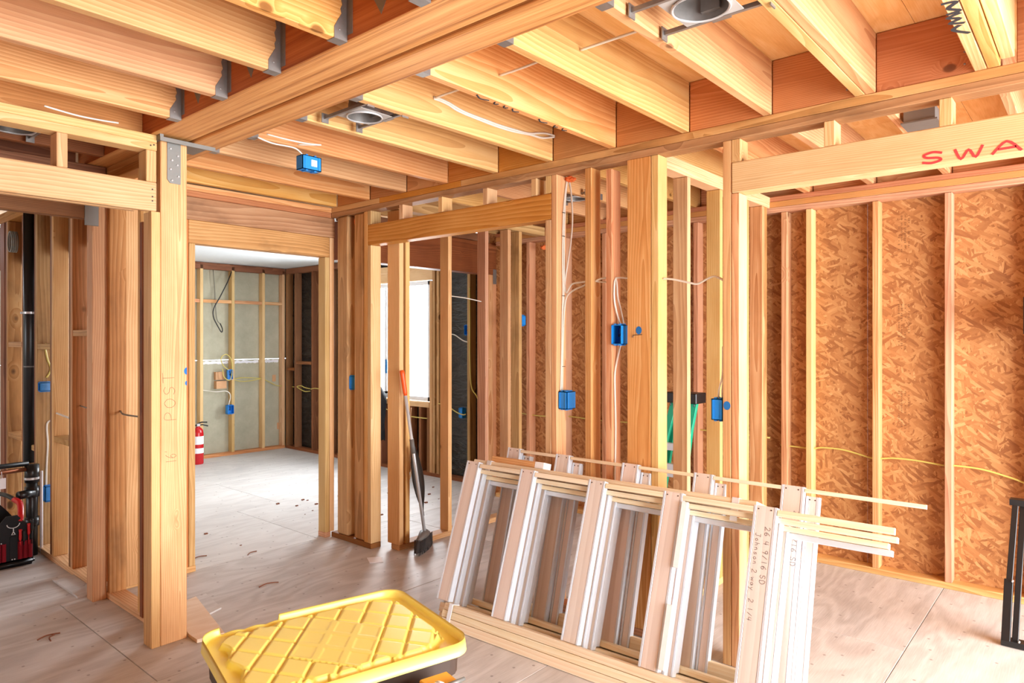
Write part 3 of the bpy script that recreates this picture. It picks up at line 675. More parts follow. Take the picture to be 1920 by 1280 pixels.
# ================================================================== THINGS
# ------------------------------------------------------------------ blue electrical boxes
def ebox(x0, x1, y0, y1, z0, z1, opening, label, wires=True, group='blue electrical boxes', mat=M_BLUE):
    c = ((x0 + x1) / 2, (y0 + y1) / 2, z0); t = .0035
    r = thing('electrical_box', c, label, 'electrical box', group)
    bm = bmesh.new()
    walls = {'-X': (x0, x0 + t, y0, y1, z0, z1), '+X': (x1 - t, x1, y0, y1, z0, z1), '-Y': (x0, x1, y0, y0 + t, z0, z1),
             '+Y': (x0, x1, y1 - t, y1, z0, z1), '-Z': (x0, x1, y0, y1, z0, z0 + t), '+Z': (x0, x1, y0, y1, z1 - t, z1)}
    o_ = Vector(c)
    for k, v in walls.items():
        if k != opening: bx(bm, v[0] - c[0], v[1] - c[0], v[2] - c[1], v[3] - c[1], v[4] - c[2], v[5] - c[2])
    meshobj('box_body', bm, mat, T(*c), r)
    bm = bmesh.new(); w = .006                       # clamp ears and nail ribs
    dx, dy = x1 - x0, y1 - y0
    if opening in ('-X', '+X'):
        for yy in (y0 + dy * .25, y0 + dy * .7):
            for zz in (z0 - .006, z1): bx(bm, x0 + .004, x0 + dx * .8, yy - .006, yy + .006, zz, zz + .006)
        xx = x1 if opening == '-X' else x0 - .003
        for yy in (y0 + dy * .15, y0 + dy * .85): bx(bm, xx, xx + .003, yy - .004, yy + .004, z0 + .004, z1 - .004)
    elif opening in ('-Y', '+Y'):
        for xx in (x0 + dx * .25, x0 + dx * .7):
            for zz in (z0 - .006, z1): bx(bm, xx - .006, xx + .006, y0 + .004, y0 + dy * .8, zz, zz + .006)
        yy = y1 if opening == '-Y' else y0 - .003
        for xx in (x0 + dx * .15, x0 + dx * .85): bx(bm, xx - .004, xx + .004, yy, yy + .003, z0 + .004, z1 - .004)
    else:
        bx(bm, x0 - .006, x0, y0 + .004, y1 - .004, z0 + .004, z1 - .02); bx(bm, x1, x1 + .006, y0 + .004, y1 - .004, z0 + .004, z1 - .02)
    o = meshobj('clamp_ear', bm, mat, None, r); o['kind'] = 'stuff'
    if wires:
        rr = random.Random(int((x0 + y0) * 1000)); bm = bmesh.new()
        for k in range(3):
            m = Vector(((x0 + x1) / 2, (y0 + y1) / 2, (z0 + z1) / 2))
            pts = [Vector((m.x, m.y, z1 - .006)), m + Vector((rr.uniform(-.008, .008), rr.uniform(-.012, .012), .012)), m + Vector((rr.uniform(-.014, .014), rr.uniform(-.014, .014), -.012)), m + Vector((rr.uniform(-.01, .01), rr.uniform(-.012, .012), .004))]
            tube(bm, smoothpts(pts, 4), .0016, 5)
        o = meshobj('wire', bm, M_BLACK, None, r); o['kind'] = 'stuff'
    return r
b1 = ebox(3.010, 3.088, 2.198, 2.257, 1.10, 1.195, '+X', 'blue electrical box on the first stud right of the wide header, low')
b2 = ebox(2.988, 3.060, 1.842, 1.902, 1.456, 1.556, '-X', 'blue electrical box with open front and loose wires, left of the wide flat stud')
b3 = ebox(3.005, 3.070, 1.311, 1.368, 1.110, 1.208, '+X', 'blue electrical box beside a blue paint spot on the stud under the red-lettered header')
cbx = ebox(1.935, 2.045, 3.072, 3.13, 2.352, 2.424, '+Y', 'blue electrical box with a white sticker hanging under a ceiling joist', False)
plainbox('white_sticker', 1.985, 2.018, 3.0705, 3.0717, 2.372, 2.405, M_PAPERW, cbx, 0)
ebox(1.450, 1.532, 5.565, 5.618, 1.118, 1.178, '-X', 'blue electrical box lying sideways on the stud beside the black drain pipe')
ebox(1.480, 1.532, 5.565, 5.618, .348, .452, '+X', 'blue electrical box hung low on the partition stud behind the tool bag')
ebox(3.010, 3.05, 4.139, 4.168, 1.115, 1.21, '+X', 'small blue electrical box in the dark gap of the corner studs', False)
ebox(4.70, 4.752, 3.93, 3.985, 1.60, 1.69, '-X', 'blue electrical box high on the strand board wall deep behind the closet studs')
ebox(5.02, 5.07, 4.92, 4.98, 1.52, 1.62, '-X', 'blue electrical box high on the black paper wall beside a cable')
ebox(5.02, 5.07, 5.00, 5.06, .66, .76, '+X', 'blue electrical box low on the black paper wall with wires above')
fb1 = ebox(4.178, 4.246, 8.325, 8.36, .965, 1.085, '-Y', 'upper blue electrical box beside wood blocks on the wallboard of the back room')
ebox(4.165, 4.247, 8.30, 8.36, .53, .64, '-Y', 'lower blue electrical box on the wallboard of the back room')
bm = bmesh.new(); bx(bm, 4.06, 4.175, 8.40, 8.45, .96, 1.06); wbk = meshobj('wood_block', bm, M_TAN); tag(wbk, 'upper tan wood block fixed to the back room wallboard', 'wood block', 'tan blocks beside the box')
bm = bmesh.new(); bx(bm, 4.06, 4.19, 8.38, 8.45, .85, .945); wbk = meshobj('wood_block', bm, M_TAN); tag(wbk, 'lower tan wood block fixed to the back room wallboard', 'wood block', 'tan blocks beside the box')
# ------------------------------------------------------------------ cables
YK = 2.2535
cg = 'white cables on the centre wall'
cable([(3.088, YK, 2.385), (3.068, YK, 2.30), (3.052, YK, 2.18), (3.045, YK, 2.05), (3.043, YK, 1.90), (3.046, YK, 1.75), (3.040, YK, 1.62), (3.036, YK, 1.45), (3.030, YK, 1.30), (3.026, YK, 1.20)], M_CABLE, 'grey-white cable running down the first stud into the low blue box', .005, cg)
cable([(3.090, YK, 2.385), (3.072, YK, 2.28), (3.060, YK, 2.10), (3.058, YK, 1.95), (3.056, YK, 1.75), (3.052, YK, 1.55), (3.044, YK, 1.40), (3.040, YK, 1.20)], M_CABLE, 'second white cable stapled down the first stud into the low blue box', .005, cg)
cable([(3.092, YK - .004, 2.385), (3.105, 2.24, 2.30), (3.11, 2.235, 2.15), (3.10, 2.24, 2.02), (3.078, 2.245, 1.90), (3.066, YK, 1.80), (3.066, YK - .01, 1.74), (3.07, 2.21, 1.785), (3.05, 2.12, 1.792), (3.04, 2.071, 1.79)], M_CABLE, 'white cable bowing out from the plate hole then turning right to the next stud', .0055, cg)
cable([(3.052, YK, 1.55), (3.054, YK - .004, 1.64), (3.06, 2.235, 1.72), (3.06, 2.18, 1.755), (3.05, 2.12, 1.77), (3.04, 2.071, 1.79)], M_CABLE, 'white cable looping up from the first stud to the second stud hole', .005, cg)
cable([(3.035, 2.029, 1.790), (3.03, 2.0, 1.80), (3.03, 1.96, 1.803), (3.035, 1.941, 1.80)], M_CABLE, 'upper short white cable between the second and third studs', .005, cg)
cable([(3.035, 2.029, 1.790), (3.04, 2.0, 1.785), (3.04, 1.96, 1.782), (3.04, 1.941, 1.785)], M_CABLE, 'lower short white cable between the second and third studs', .005, cg)
cable([(3.03, 1.903, 1.80), (3.038, 1.87, 1.80), (3.045, 1.813, 1.792), (3.045, 1.74, 1.785), (3.044, 1.677, 1.782)], M_CABLE, 'white cable passing behind the wide flat stud to the pale stud', .005, cg)
cable([(3.04, 1.635, 1.782), (3.045, 1.58, 1.775), (3.05, 1.50, 1.755), (3.055, 1.46, 1.748), (3.05, 1.41, 1.768), (3.045, 1.37, 1.778), (3.04, 1.33, 1.760), (3.038, 1.309, 1.742)], M_CABLE, 'white cable waving across the gap to the stud of the red-lettered header', .0055, cg)
cable([(3.03, 1.902, 1.80), (3.012, 1.898, 1.775), (3.004, 1.895, 1.70), (3.012, 1.89, 1.64), (3.035, 1.885, 1.58), (3.045, 1.88, 1.557)], M_CABLE, 'left white cable dropping into the open-fronted blue box', .005, cg)
cable([(3.03, 1.902, 1.80), (3.025, 1.892, 1.77), (3.028, 1.888, 1.70), (3.042, 1.88, 1.64), (3.052, 1.87, 1.57), (3.052, 1.868, 1.557)], M_CABLE, 'right white cable dropping into the open-fronted blue box', .005, cg)
cable([(3.05, 1.885, 1.455), (3.042, 1.895, 1.40), (3.018, 1.899, 1.31), (3.018, 1.899, 1.20), (3.024, 1.899, 1.05), (3.022, 1.899, .90), (3.012, 1.899, .70), (3.012, 1.899, .30)], M_CABLE, 'white cable running down from the open-fronted blue box behind the door frames', .006, cg)
cable([(3.004, 1.312, 1.45), (3.004, 1.313, 1.34), (3.006, 1.318, 1.30), (3.015, 1.335, 1.25), (3.03, 1.345, 1.205)], M_CABLE, 'left thin white cable entering the box beside the blue paint spot', .004, cg)
cable([(3.008, 1.312, 1.35), (3.010, 1.314, 1.29), (3.02, 1.322, 1.24), (3.03, 1.325, 1.205)], M_CABLE, 'right thin white cable entering the box beside the blue paint spot', .004, cg)
o = bmesh.new()
for z in (2.18, 2.05, 1.72, 1.33): bx(o, 3.034, 3.06, 2.2465, 2.249, z, z + .003); 
o2 = meshobj('cable_staples', o, M_BLACK, None, wc); o2['kind'] = 'stuff'
bm = bmesh.new(); bmesh.ops.create_icosphere(bm, subdivisions=3, radius=.03)
rr = random.Random(3)
for v in bm.verts: v.co *= rr.uniform(.75, 1.15); v.co.z *= .55
o = meshobj('fire_foam', bm, M_FOAM, T(3.09, 2.235, 2.372)); tag(o, 'orange foam plug squeezed round the cables under the top plate', 'foam')
for i, (x, y, z, s, lab) in enumerate(((3.05, 4.115, 2.34, .026, 'small orange foam blob between the corner studs under the plate'), (4.75, 3.72, 2.29, .03, 'orange foam blob far back under the closet plate'), (3.085, 1.32, 2.365, .028, 'orange foam smear at the plate above the red-lettered header'))):
    bm = bmesh.new(); bmesh.ops.create_icosphere(bm, subdivisions=2, radius=s)
    for v in bm.verts: v.co *= rr.uniform(.7, 1.2); v.co.z *= 1.6 if i == 0 else .7
    o = meshobj('fire_foam', bm, M_FOAM, T(x, y, z)); tag(o, lab, 'foam')
# ceiling cables
cg = 'cables strung along the ceiling joists'
yj = 2.28
cable([(2.105, yj, 2.575), (2.15, yj, 2.578), (2.20, yj, 2.574), (2.27, yj, 2.562), (2.33, yj, 2.557), (2.45, yj, 2.555), (2.55, yj, 2.554), (2.66, yj, 2.558), (2.78, yj, 2.565), (2.87, yj, 2.587), (2.94, yj, 2.60), (2.99, yj - .01, 2.597)], M_CABLE, 'upper white cable clipped along the ceiling joist face', .006, cg)
cable([(2.105, yj, 2.570), (2.15, yj, 2.570), (2.20, yj, 2.565), (2.27, yj, 2.552), (2.45, yj, 2.545), (2.55, yj, 2.544), (2.66, yj, 2.548), (2.80, yj, 2.562), (2.90, yj, 2.568), (2.99, yj - .01, 2.592)], M_CABLE, 'lower white cable clipped along the ceiling joist face', .006, cg)
cable([(2.11, 2.283, 2.572), (2.11, 2.20, 2.575), (2.11, 2.0, 2.575), (2.11, 1.92, 2.575)], M_CABLE, 'pale cable crossing the ceiling bay left of the clipped cables', .005, cg)
cable([(2.10, 1.877, 2.572), (2.10, 1.75, 2.572), (2.10, 1.62, 2.578), (2.10, 1.514, 2.58)], M_CABLE, 'pale cable crossing the ceiling bay in the middle of the beam', .005, cg)
cable([(2.10, 1.472, 2.565), (2.10, 1.35, 2.565), (2.10, 1.22, 2.565), (2.10, 1.125, 2.565)], M_CABLE, 'pale cable crossing the ceiling bay nearest the large ceiling lamp', .005, cg)
cable([(1.72, 3.04, 2.47), (1.80, 2.99, 2.452), (1.90, 2.97, 2.45), (1.98, 2.98, 2.462), (1.90, 3.06, 2.462)], M_CABLE, 'white cable loop under the joist above the ceiling box', .004, cg)
cable([(1.70, 3.09, 2.46), (1.78, 3.09, 2.448), (1.90, 3.09, 2.45), (1.955, 3.10, 2.425)], M_CABLE, 'white cable running to the ceiling box with the sticker', .004, cg)
cable([(.9, 3.40, 2.475), (1.02, 3.41, 2.468), (1.12, 3.42, 2.472), (1.2, 3.43, 2.48)], M_CABLE, 'short white cable lying on the plate of the left header', .004, cg)
# strand board wall cable
cable([(XR + .05, 1.68, .70 + .045), (XR + .05, 1.58, .745), (XR + .05, 1.50, .742), (XR + .05, 1.46, .745), (XR + .05, 1.40, .757), (XR + .05, 1.27, .755), (XR + .05, 1.10, .72), (XR + .05, 1.05, .725), (XR + .05, .98, .735), (XR + .05, .86, .735), (XR + .05, .70, .722), (XR + .05, .65, .728), (XR + .05, .52, .722), (XR + .05, .38, .690), (XR + .05, .27, .665), (XR + .05, .0, .69)], M_CABLEY, 'yellow cable threaded through the studs of the strand board wall', .0055, 'yellow cables', n=5)
cable([(XR + .04, 4.05, .80), (XR + .04, 3.8, .79), (XR + .04, 3.5, .81), (XR + .04, 3.2, .80), (XR + .04, 2.9, .805), (XR + .04, 2.5, .80), (XR + .04, 2.1, .80), (XR + .04, 1.75, .79)], M_CABLEY, 'yellow cable behind the closet studs on the strand board wall', .0055, 'yellow cables')
cable([(3.60, 3.755, 1.81), (3.80, 3.755, 1.80), (3.98, 3.755, 1.78)], M_CABLE, 'white cable between two far closet studs', .004)
cable([(4.755, 3.708, 1.80), (4.752, 3.60, 1.80), (4.758, 3.505, 1.77)], M_CABLE, 'white cable deep in the closet above the high blue box', .004)
# back room cables
cg = 'cables in the back room'
cable([(3.885, 8.42, .845), (3.96, 8.42, .83), (4.05, 8.36, .815), (4.16, 8.355, .82), (4.21, 8.35, .79), (4.225, 8.35, .74), (4.20, 8.33, .68), (4.19, 8.33, .64)], M_CABLE, 'white cable sagging along the wallboard to the lower box', .006, cg)
cable([(4.19, 8.33, 1.085), (4.12, 8.34, 1.15), (4.10, 8.34, 1.24), (4.17, 8.34, 1.28), (4.235, 8.34, 1.20), (4.24, 8.34, 1.05), (4.20, 8.32, .955), (4.13, 8.33, 1.0), (4.12, 8.34, 1.10)], M_CABLEY, 'yellow cable loop around the upper box', .006, cg)
cable([(4.285, 8.40, .96), (4.38, 8.38, .975), (4.50, 8.38, .97), (4.66, 8.38, .955)], M_CABLEY, 'upper yellow cable between the back room studs', .006, cg)
cable([(4.285, 8.40, .955), (4.38, 8.38, .93), (4.50, 8.38, .93), (4.66, 8.38, .952)], M_CABLEY, 'lower yellow cable between the back room studs', .006, cg)
cable([(4.70, 8.40, .945), (4.78, 8.38, .90), (4.88, 8.38, .85), (4.95, 8.36, .84)], M_CABLEY, 'yellow cable slanting down to the room corner', .006, cg)
cable([(4.03, 8.41, 2.34), (4.05, 8.41, 2.1), (4.06, 8.41, 1.9), (4.08, 8.41, 1.72), (4.13, 8.41, 1.66)], M_CABLEG, 'grey cable hanging straight from the back room plate', .005, cg)
cable([(4.24, 8.35, 2.33), (4.18, 8.33, 2.2), (4.08, 8.33, 2.0), (4.0, 8.33, 1.85), (4.0, 8.33, 1.74), (4.06, 8.33, 1.62), (4.10, 8.33, 1.56), (4.11, 8.33, 1.60), (4.09, 8.35, 1.67)], M_BLACK, 'dark cable hooked down from the back room plate', .007, cg)
cable([(5.04, 8.25, .83), (5.04, 8.14, .83)], M_CABLEY, 'yellow cable stub at the corner of the black paper wall', .006, cg)
cable([(4.99, 8.06, .845), (4.98, 7.95, .86), (4.98, 7.85, .84), (4.99, 7.75, .83)], M_CABLEY, 'upper yellow cable across the black paper bay', .006, cg)
cable([(4.99, 8.06, .84), (4.98, 7.95, .81), (4.98, 7.85, .79), (4.99, 7.75, .80)], M_CABLEY, 'lower yellow cable across the black paper bay', .006, cg)
cable([(4.97, 7.70, .83), (4.96, 7.60, .845), (4.97, 7.5, .84)], M_CABLEY, 'yellow cable end beside the doorway', .006, cg)
cable([(4.99, 5.33, .79), (4.98, 5.2, .78), (4.98, 5.05, .72), (4.98, 4.95, .70), (4.985, 4.92, .71)], M_CABLEY, 'yellow cable crossing the black paper bay right of the window', .006, cg)
cable([(4.99, 4.87, 2.0), (4.985, 4.86, 1.7), (4.985, 4.86, 1.3), (4.985, 4.84, 1.0), (4.98, 4.76, .90), (4.98, 4.70, .78)], M_CABLEY, 'yellow cable hanging down the stud right of the window', .006, cg)
cable([(4.998, 4.88, 2.30), (4.99, 4.84, 2.2), (4.99, 4.78, 2.352)], M_CABLEY, 'yellow cable bent near the plate right of the window', .006, cg)
cable([(5.08, 5.30, 1.53), (5.05, 5.15, 1.52), (5.05, 5.02, 1.46), (5.05, 4.92, 1.44)], M_CABLE, 'white cable high across the black paper bay', .006, cg)
cable([(4.98, 6.4, .71), (4.97, 6.1, .66), (4.98, 5.9, .63), (4.98, 5.7, .62), (4.98, 5.50, .62)], M_CABLEY, 'yellow cable under the window sill', .006, cg)
# partition L cables
cg = 'cables on the left partition'
cable([(1.475, 5.612, 1.20), (1.462, 5.60, 1.24), (1.480, 5.60, 1.30), (1.466, 5.60, 1.40), (1.472, 5.612, 1.46)][::-1] if False else [(1.50, 5.61, 1.21), (1.525, 5.61, 1.27), (1.505, 5.61, 1.34), (1.492, 5.61, 1.42), (1.496, 5.61, 1.45)], M_CABLEY, 'yellow cable stubs above the sideways blue box', .006, cg)
cable([(1.535, 5.612, .905), (1.51, 5.61, .90), (1.500, 5.61, .86), (1.506, 5.61, .75), (1.50, 5.61, .60), (1.497, 5.61, .45)], M_CABLE, 'white cable dropping to the low blue box behind the tool bag', .006, cg)
cable([(1.46, 5.25, .99), (1.50, 5.10, .96), (1.53, 4.95, .93)], M_CABLE, 'white cable end poking through a left partition stud', .006, cg)
cable([(1.49, 4.89, 1.06), (1.49, 4.75, 1.055), (1.49, 4.60, 1.075)], M_CABLEG, 'thin grey cable between left partition studs', .004, cg)
cable([(1.50, 4.255, 1.07), (1.49, 4.20, 1.06), (1.48, 4.10, 1.06), (1.48, 3.87, 1.065)], M_CABLEG, 'thin grey cable crossing to the post', .005, cg)
bm = bmesh.new()
for k in range(4): tube(bm, [(.0 + .012 * k - .02, .055 * math.cos(t), .075 * math.sin(t)) for t in [i * math.pi / 10 for i in range(21)]], .005, 6)
o = meshobj('cable_coil', bm, M_CABLEG, T(1.42, 6.10, 2.20)); tag(o, 'grey cable coil hung on the stud left of the black drain pipe', 'cable')

# ------------------------------------------------------------------ recessed ceiling lamps
def lamp(x, y, z, r, label, rot=0.0, bars=.20):
    M = T(x, y, z) @ Matrix.Rotation(rot, 4, 'Z')
    L = thing('recessed_lamp', (x, y, z), label, 'ceiling lamp', 'recessed lamp housings between the joists', M)
    bm = bmesh.new(); lathe(bm, [(r, 0), (r * 1.06, -.004), (r * 1.1, 0), (r * 1.06, .006)], 32); meshobj('trim_ring', bm, M_ALUL, M, L, True)
    bm = bmesh.new(); rg = lathe(bm, [(r * 1.0, .002), (r * .98, .05), (r * .9, .085), (r * .35, .12)], 32); bm.faces.new(rg[-1]); meshobj('lamp_can', bm, M_GALV, M, L, True)
    bm = bmesh.new(); lathe(bm, [(r * .28, .118), (r * .25, .085), (.008, .08)], 16); meshobj('lamp_socket', bm, M_PAPERW, M, L, True)
    w = r * 1.28
    bm = bmesh.new()                                  # mounting plate: a flat frame round the ring
    n = 32; a = []; b = []
    for i in range(n):
        t = 2 * math.pi * i / n; q = max(abs(math.cos(t)), abs(math.sin(t)))
        a.append(bm.verts.new((r * 1.08 * math.cos(t), r * 1.08 * math.sin(t), .006))); b.append(bm.verts.new((w * math.cos(t) / q, w * .9 * math.sin(t) / q, .006)))
    a2 = [bm.verts.new((v.co.x, v.co.y, .009)) for v in a]; b2 = [bm.verts.new((v.co.x, v.co.y, .009)) for v in b]
    for i in range(n):
        j = (i + 1) % n
        for q in ((a[i], a[j], b[j], b[i]), (a2[i], b2[i], b2[j], a2[j]), (b[i], b[j], b2[j], b2[i]), (a[j], a[i], a2[i], a2[j])): bm.faces.new(q)
    meshobj('mounting_plate', bm, M_STEEL, M, L)
    for s in (-1, 1):
        bm = bmesh.new(); bx(bm, s * w - .006, s * w + .006, -bars, bars, .004, .018)
        for e in (-1, 1): bx(bm, s * w - .018, s * w + .018, e * bars - .002, e * bars + .002, -.012, .03)
        meshobj('hanger_bar', bm, M_GALV, M, L)
    bm = bmesh.new(); bx(bm, w * .6, w * 1.5, -.03, .03, .02, .07); meshobj('junction_box', bm, M_GALV, M, L, False)
    return L
lamp(1.872, 2.478, ZT + .004, .073, 'open recessed lamp housing between joists beside the beam, above the doorway view', 0, .165)
lamp(1.905, .90, ZT + .004, .080, 'open recessed lamp housing with orange sticker at the upper edge of the ceiling', 0, .175)
bm = bmesh.new(); vs = [bm.verts.new((.018 * math.cos(i * math.pi / 8), .018 * math.sin(i * math.pi / 8), 0)) for i in range(16)]; bm.faces.new(vs)
lamp(3.94, 2.80, ZT + .004, .070, 'recessed lamp housing seen behind the first stud of the centre wall', 0, .15)
lamp(.90, 3.86, ZT + .004, .080, 'shadowed recessed lamp housing in the left ceiling above the header', 0, .15)
o = meshobj('orange_sticker', bm, M_ORG, T(1.89, .87, ZT + .075), bpy.data.objects['recessed_lamp.001'])
jb = thing('junction_box', (3.5, .62, ZT), 'flat grey metal junction box in the ceiling above the red-lettered header', 'junction box')
bm = bmesh.new(); bx(bm, 3.42, 3.56, .54, .66, 2.44, 2.50); meshobj('box_body', bm, M_STRAP, None, jb)
bm = bmesh.new(); bx(bm, 3.41, 3.57, .53, .67, 2.432, 2.438); meshobj('cover_plate', bm, M_STRAP, None, jb)

# ------------------------------------------------------------------ plumbing on the left
dp = thing('drain_pipe', (1.45, 5.80, .6), 'tall black plastic drain pipe strapped in the left partition', 'pipe')
bm = bmesh.new(); tube(bm, [(1.45, 5.80, .60), (1.45, 5.80, 2.386)], .042, 24); meshobj('pipe_run', bm, M_BLACK, None, dp, True)
bm = bmesh.new(); tube(bm, [(1.45, 5.80, 1.66), (1.45, 5.80, 1.675)], .045, 24); bx(bm, 1.40, 1.50, 5.838, 5.843, 1.66, 1.675); meshobj('pipe_strap', bm, M_ALUL, None, dp)
bm = bmesh.new(); tube(bm, [(1.45, 5.80, 1.28), (1.45, 5.80, 1.29)], .0435, 24); meshobj('pipe_joint', bm, M_GREY, None, dp)
dq = thing('waste_pipe', (1.40, 5.62, 0), 'black waste pipe fitting standing behind the tool bag', 'pipe')
bm = bmesh.new(); tube(bm, [(1.40, 5.56, 0), (1.40, 5.56, .60)], .034, 20); meshobj('pipe_run', bm, M_BLACK, None, dq, True)
bm = bmesh.new()
for z0, z1 in ((.50, .62), (.40, .47), (.20, .26)): tube(bm, [(1.40, 5.56, z0), (1.40, 5.56, z1)], .043, 20)
o = meshobj('pipe_hub', bm, M_BLACK, None, dq, True); o['kind'] = 'stuff'
bm = bmesh.new(); tube(bm, [(1.40, 5.54, .43), (1.31, 5.50, .43)], .028, 16); meshobj('cleanout_plug', bm, M_BLACK, None, dq, True)
bm = bmesh.new(); tube(bm, [(1.40, 5.56, .52), (1.40, 5.56, .535)], .0455, 20); meshobj('hose_clamp', bm, M_ALUL, None, dq)
bm = bmesh.new(); tube(bm, [(1.452, 5.545, 0), (1.452, 5.545, .57)], .009, 10); o = meshobj('water_pipe', bm, M_PAPERW, None, None, True); tag(o, 'thin white water pipe rising beside the black waste pipe', 'pipe')
bm = bmesh.new(); tube(bm, [(.2, 5.54, .545), (1.0, 5.54, .585), (1.36, 5.54, .595)], .014, 12); o = meshobj('copper_pipe', bm, M_COPPER, None, None, True); tag(o, 'lower dull copper pipe running level into the waste fitting', 'pipe')
bm = bmesh.new(); tube(bm, [(.2, 5.58, .585), (1.0, 5.58, .625), (1.38, 5.56, .63)], .017, 12); o = meshobj('black_pipe', bm, M_BLACK, None, None, True); tag(o, 'upper black pipe running level into the waste fitting', 'pipe')
bm = bmesh.new(); bx(bm, 1.20, 1.24, 5.50, 5.505, .49, .56); tube(bm, [(1.22, 5.505, .555), (1.22, 5.52, .60), (1.22, 5.56, .60)], .002, 5); o = meshobj('paper_tag', bm, M_PAPERW); tag(o, 'small white paper tag hanging from the copper pipe', 'tag')

# ------------------------------------------------------------------ tool bag
tb = thing('tool_bag', (1.235, 5.50, 0), 'black open tool bag with red pockets and red-gripped handle on the floor', 'tool bag')
BX, BY, BD = 1.235, 5.34, .42
prof = [(-.118, .03), (.118, .03), (.120, .20), (.105, .235), (.07, .285), (.03, .335), (-.03, .335), (-.07, .285), (-.105, .235), (-.120, .20)]
bm = bmesh.new()
for yy in (0.0, BD - .012):
    a = [bm.verts.new((BX + x, BY + yy, z)) for x, z in prof]; b = [bm.verts.new((BX + x, BY + yy + .012, z)) for x, z in prof]
    bm.faces.new(a); bm.faces.new(list(reversed(b)))
    for i in range(len(a)): j = (i + 1) % len(a); bm.faces.new((a[i], a[j], b[j], b[i]))
for s_ in (-1, 1): bx(bm, BX + s_ * .115 - .005, BX + s_ * .115 + .005, BY + .012, BY + BD - .012, .03, .22)
bx(bm, BX - .115, BX + .115, BY + .01, BY + BD - .01, .03, .045)
meshobj('bag_body', bm, M_BLACKT, None, tb)
bm = bmesh.new(); bmesh.ops.create_cube(bm, size=1); bmesh.ops.scale(bm, vec=(.25, BD + .03, .045), verts=bm.verts); bmesh.ops.bevel(bm, geom=bm.edges[:], offset=.015, segments=3, affect='EDGES')
meshobj('bag_base', bm, M_BLACK, T(BX, BY + BD / 2, .0235), tb, True)
for i, x in enumerate((-.100, -.072, -.044, .045, .072, .099)):
    bm = bmesh.new(); a = [bm.verts.new((BX + x + .0135 * math.cos(t), BY - .001 - .016 * math.sin(t), z)) for z in (.05, .165) for t in [k * math.pi / 6 for k in range(7)]]
    for k in range(6): bm.faces.new((a[k], a[k + 1], a[k + 8], a[k + 7]))
    bm.faces.new(a[:7]); bmesh.ops.solidify(bm, geom=bm.faces[:], thickness=.003)
    meshobj('red_pocket', bm, M_REDT, None, tb)
bm = bmesh.new(); bx(bm, BX - .012, BX + .022, BY - .006, BY, .05, .20); meshobj('centre_strap', bm, M_BLACKT, None, tb)
bm = bmesh.new()
for x in (-.085, -.058, .0, .014): lathe(bm, [(.004, 0), (.004, .002), (.001, .003)], 8, T(BX + x, BY - .007, .055 if x >= 0 else .170) @ Matrix.Rotation(R90, 4, 'X'))
o = meshobj('snap_rivets', bm, M_ALUL, None, tb); o['kind'] = 'stuff'
for i, (x, h, m) in enumerate(((.060, .235, M_BLACK), (.086, .275, M_RED), (.103, .300, M_BLACK), (.040, .245, M_RED))):
    yq = BY - .024
    bm = bmesh.new(); tube(bm, [(BX + x, yq, .14), (BX + x, yq, h - .07)], .003, 8); tube(bm, [(BX + x, yq, h - .075), (BX + x, yq, h - .06), (BX + x, yq, h - .015), (BX + x, yq, h)], .01, 12, True, [.005, .009, .008, .010])
    o = meshobj('screwdriver', bm, m, None, None, True); tag(o, ['short black screwdriver in a red pocket of the tool bag', 'red screwdriver in the tool bag pocket beside the black ones', 'tallest black screwdriver at the right end of the tool bag', 'red-handled driver next to the clip ring of the tool bag'][i], 'screwdriver', 'screwdrivers in the tool bag')
bm = bmesh.new(); tube(bm, smoothpts([(BX + .05, BY + .16, .41), (BX + .02, BY + .26, .43), (BX - .02, BY + .36, .42), (BX - .04, BY + .41, .30)]), .014, 12); meshobj('carry_handle', bm, M_BLACK, None, tb, True)
bm = bmesh.new(); tube(bm, smoothpts([(BX + .05, BY + .16, .41), (BX + .065, BY + .09, .39), (BX + .055, BY + .03, .33), (BX + .045, BY + .012, .29)]), .018, 12); meshobj('red_grip', bm, M_RED, None, tb, True)
bm = bmesh.new(); tube(bm, [(BX + .005 + .034 * math.cos(t), BY - .012, .285 + .026 * math.sin(t)) for t in [math.pi + i * math.pi / 12 for i in range(13)]], .0025, 8); tube(bm, [(BX + .005, BY - .012, .258), (BX + .005, BY - .014, .235), (BX + .015, BY - .014, .217), (BX - .005, BY - .014, .217), (BX + .005, BY - .014, .235)], .0028, 8); meshobj('clip_ring', bm, M_ALUL, None, tb, True)
bm = bmesh.new(); bx(bm, BX - .09, BX - .06, BY + .05, BY + .09, .10, .30); meshobj('yellow_tool', bm, M_CAP, None, tb)

# ------------------------------------------------------------------ back room: extinguisher, jacket on the window
fx, fy = 3.69, 8.08
fe = thing('fire_extinguisher', (fx, fy, 0), 'red fire extinguisher with white label standing on the back room floor', 'fire extinguisher')
Mf = T(fx, fy, 0)
bm = bmesh.new(); rg = lathe(bm, [(.058, 0), (.062, .01), (.062, .36), (.055, .40), (.035, .425), (.022, .43), (.022, .445)], 28); bm.faces.new(rg[0]); bm.faces.new(rg[-1]); meshobj('cylinder', bm, M_RED, Mf, fe, True)
bm = bmesh.new(); lathe(bm, [(.0628, .13), (.0628, .19)], 28); lathe(bm, [(.0628, .235), (.0628, .33)], 28); o = meshobj('paper_label', bm, M_PAPERW, Mf, fe, True)
bm = bmesh.new(); bx(bm, -.018, .018, -.018, .018, .445, .475); meshobj('valve', bm, M_ALUL, Mf, fe)
bm = bmesh.new(); tube(bm, [(-.01, 0, .47), (.04, -.01, .49), (.10, -.02, .485)], .008, 8); tube(bm, [(0, 0, .455), (.05, -.01, .46), (.11, -.02, .44)], .007, 8); meshobj('squeeze_handle', bm, M_BLACK, Mf, fe, True)
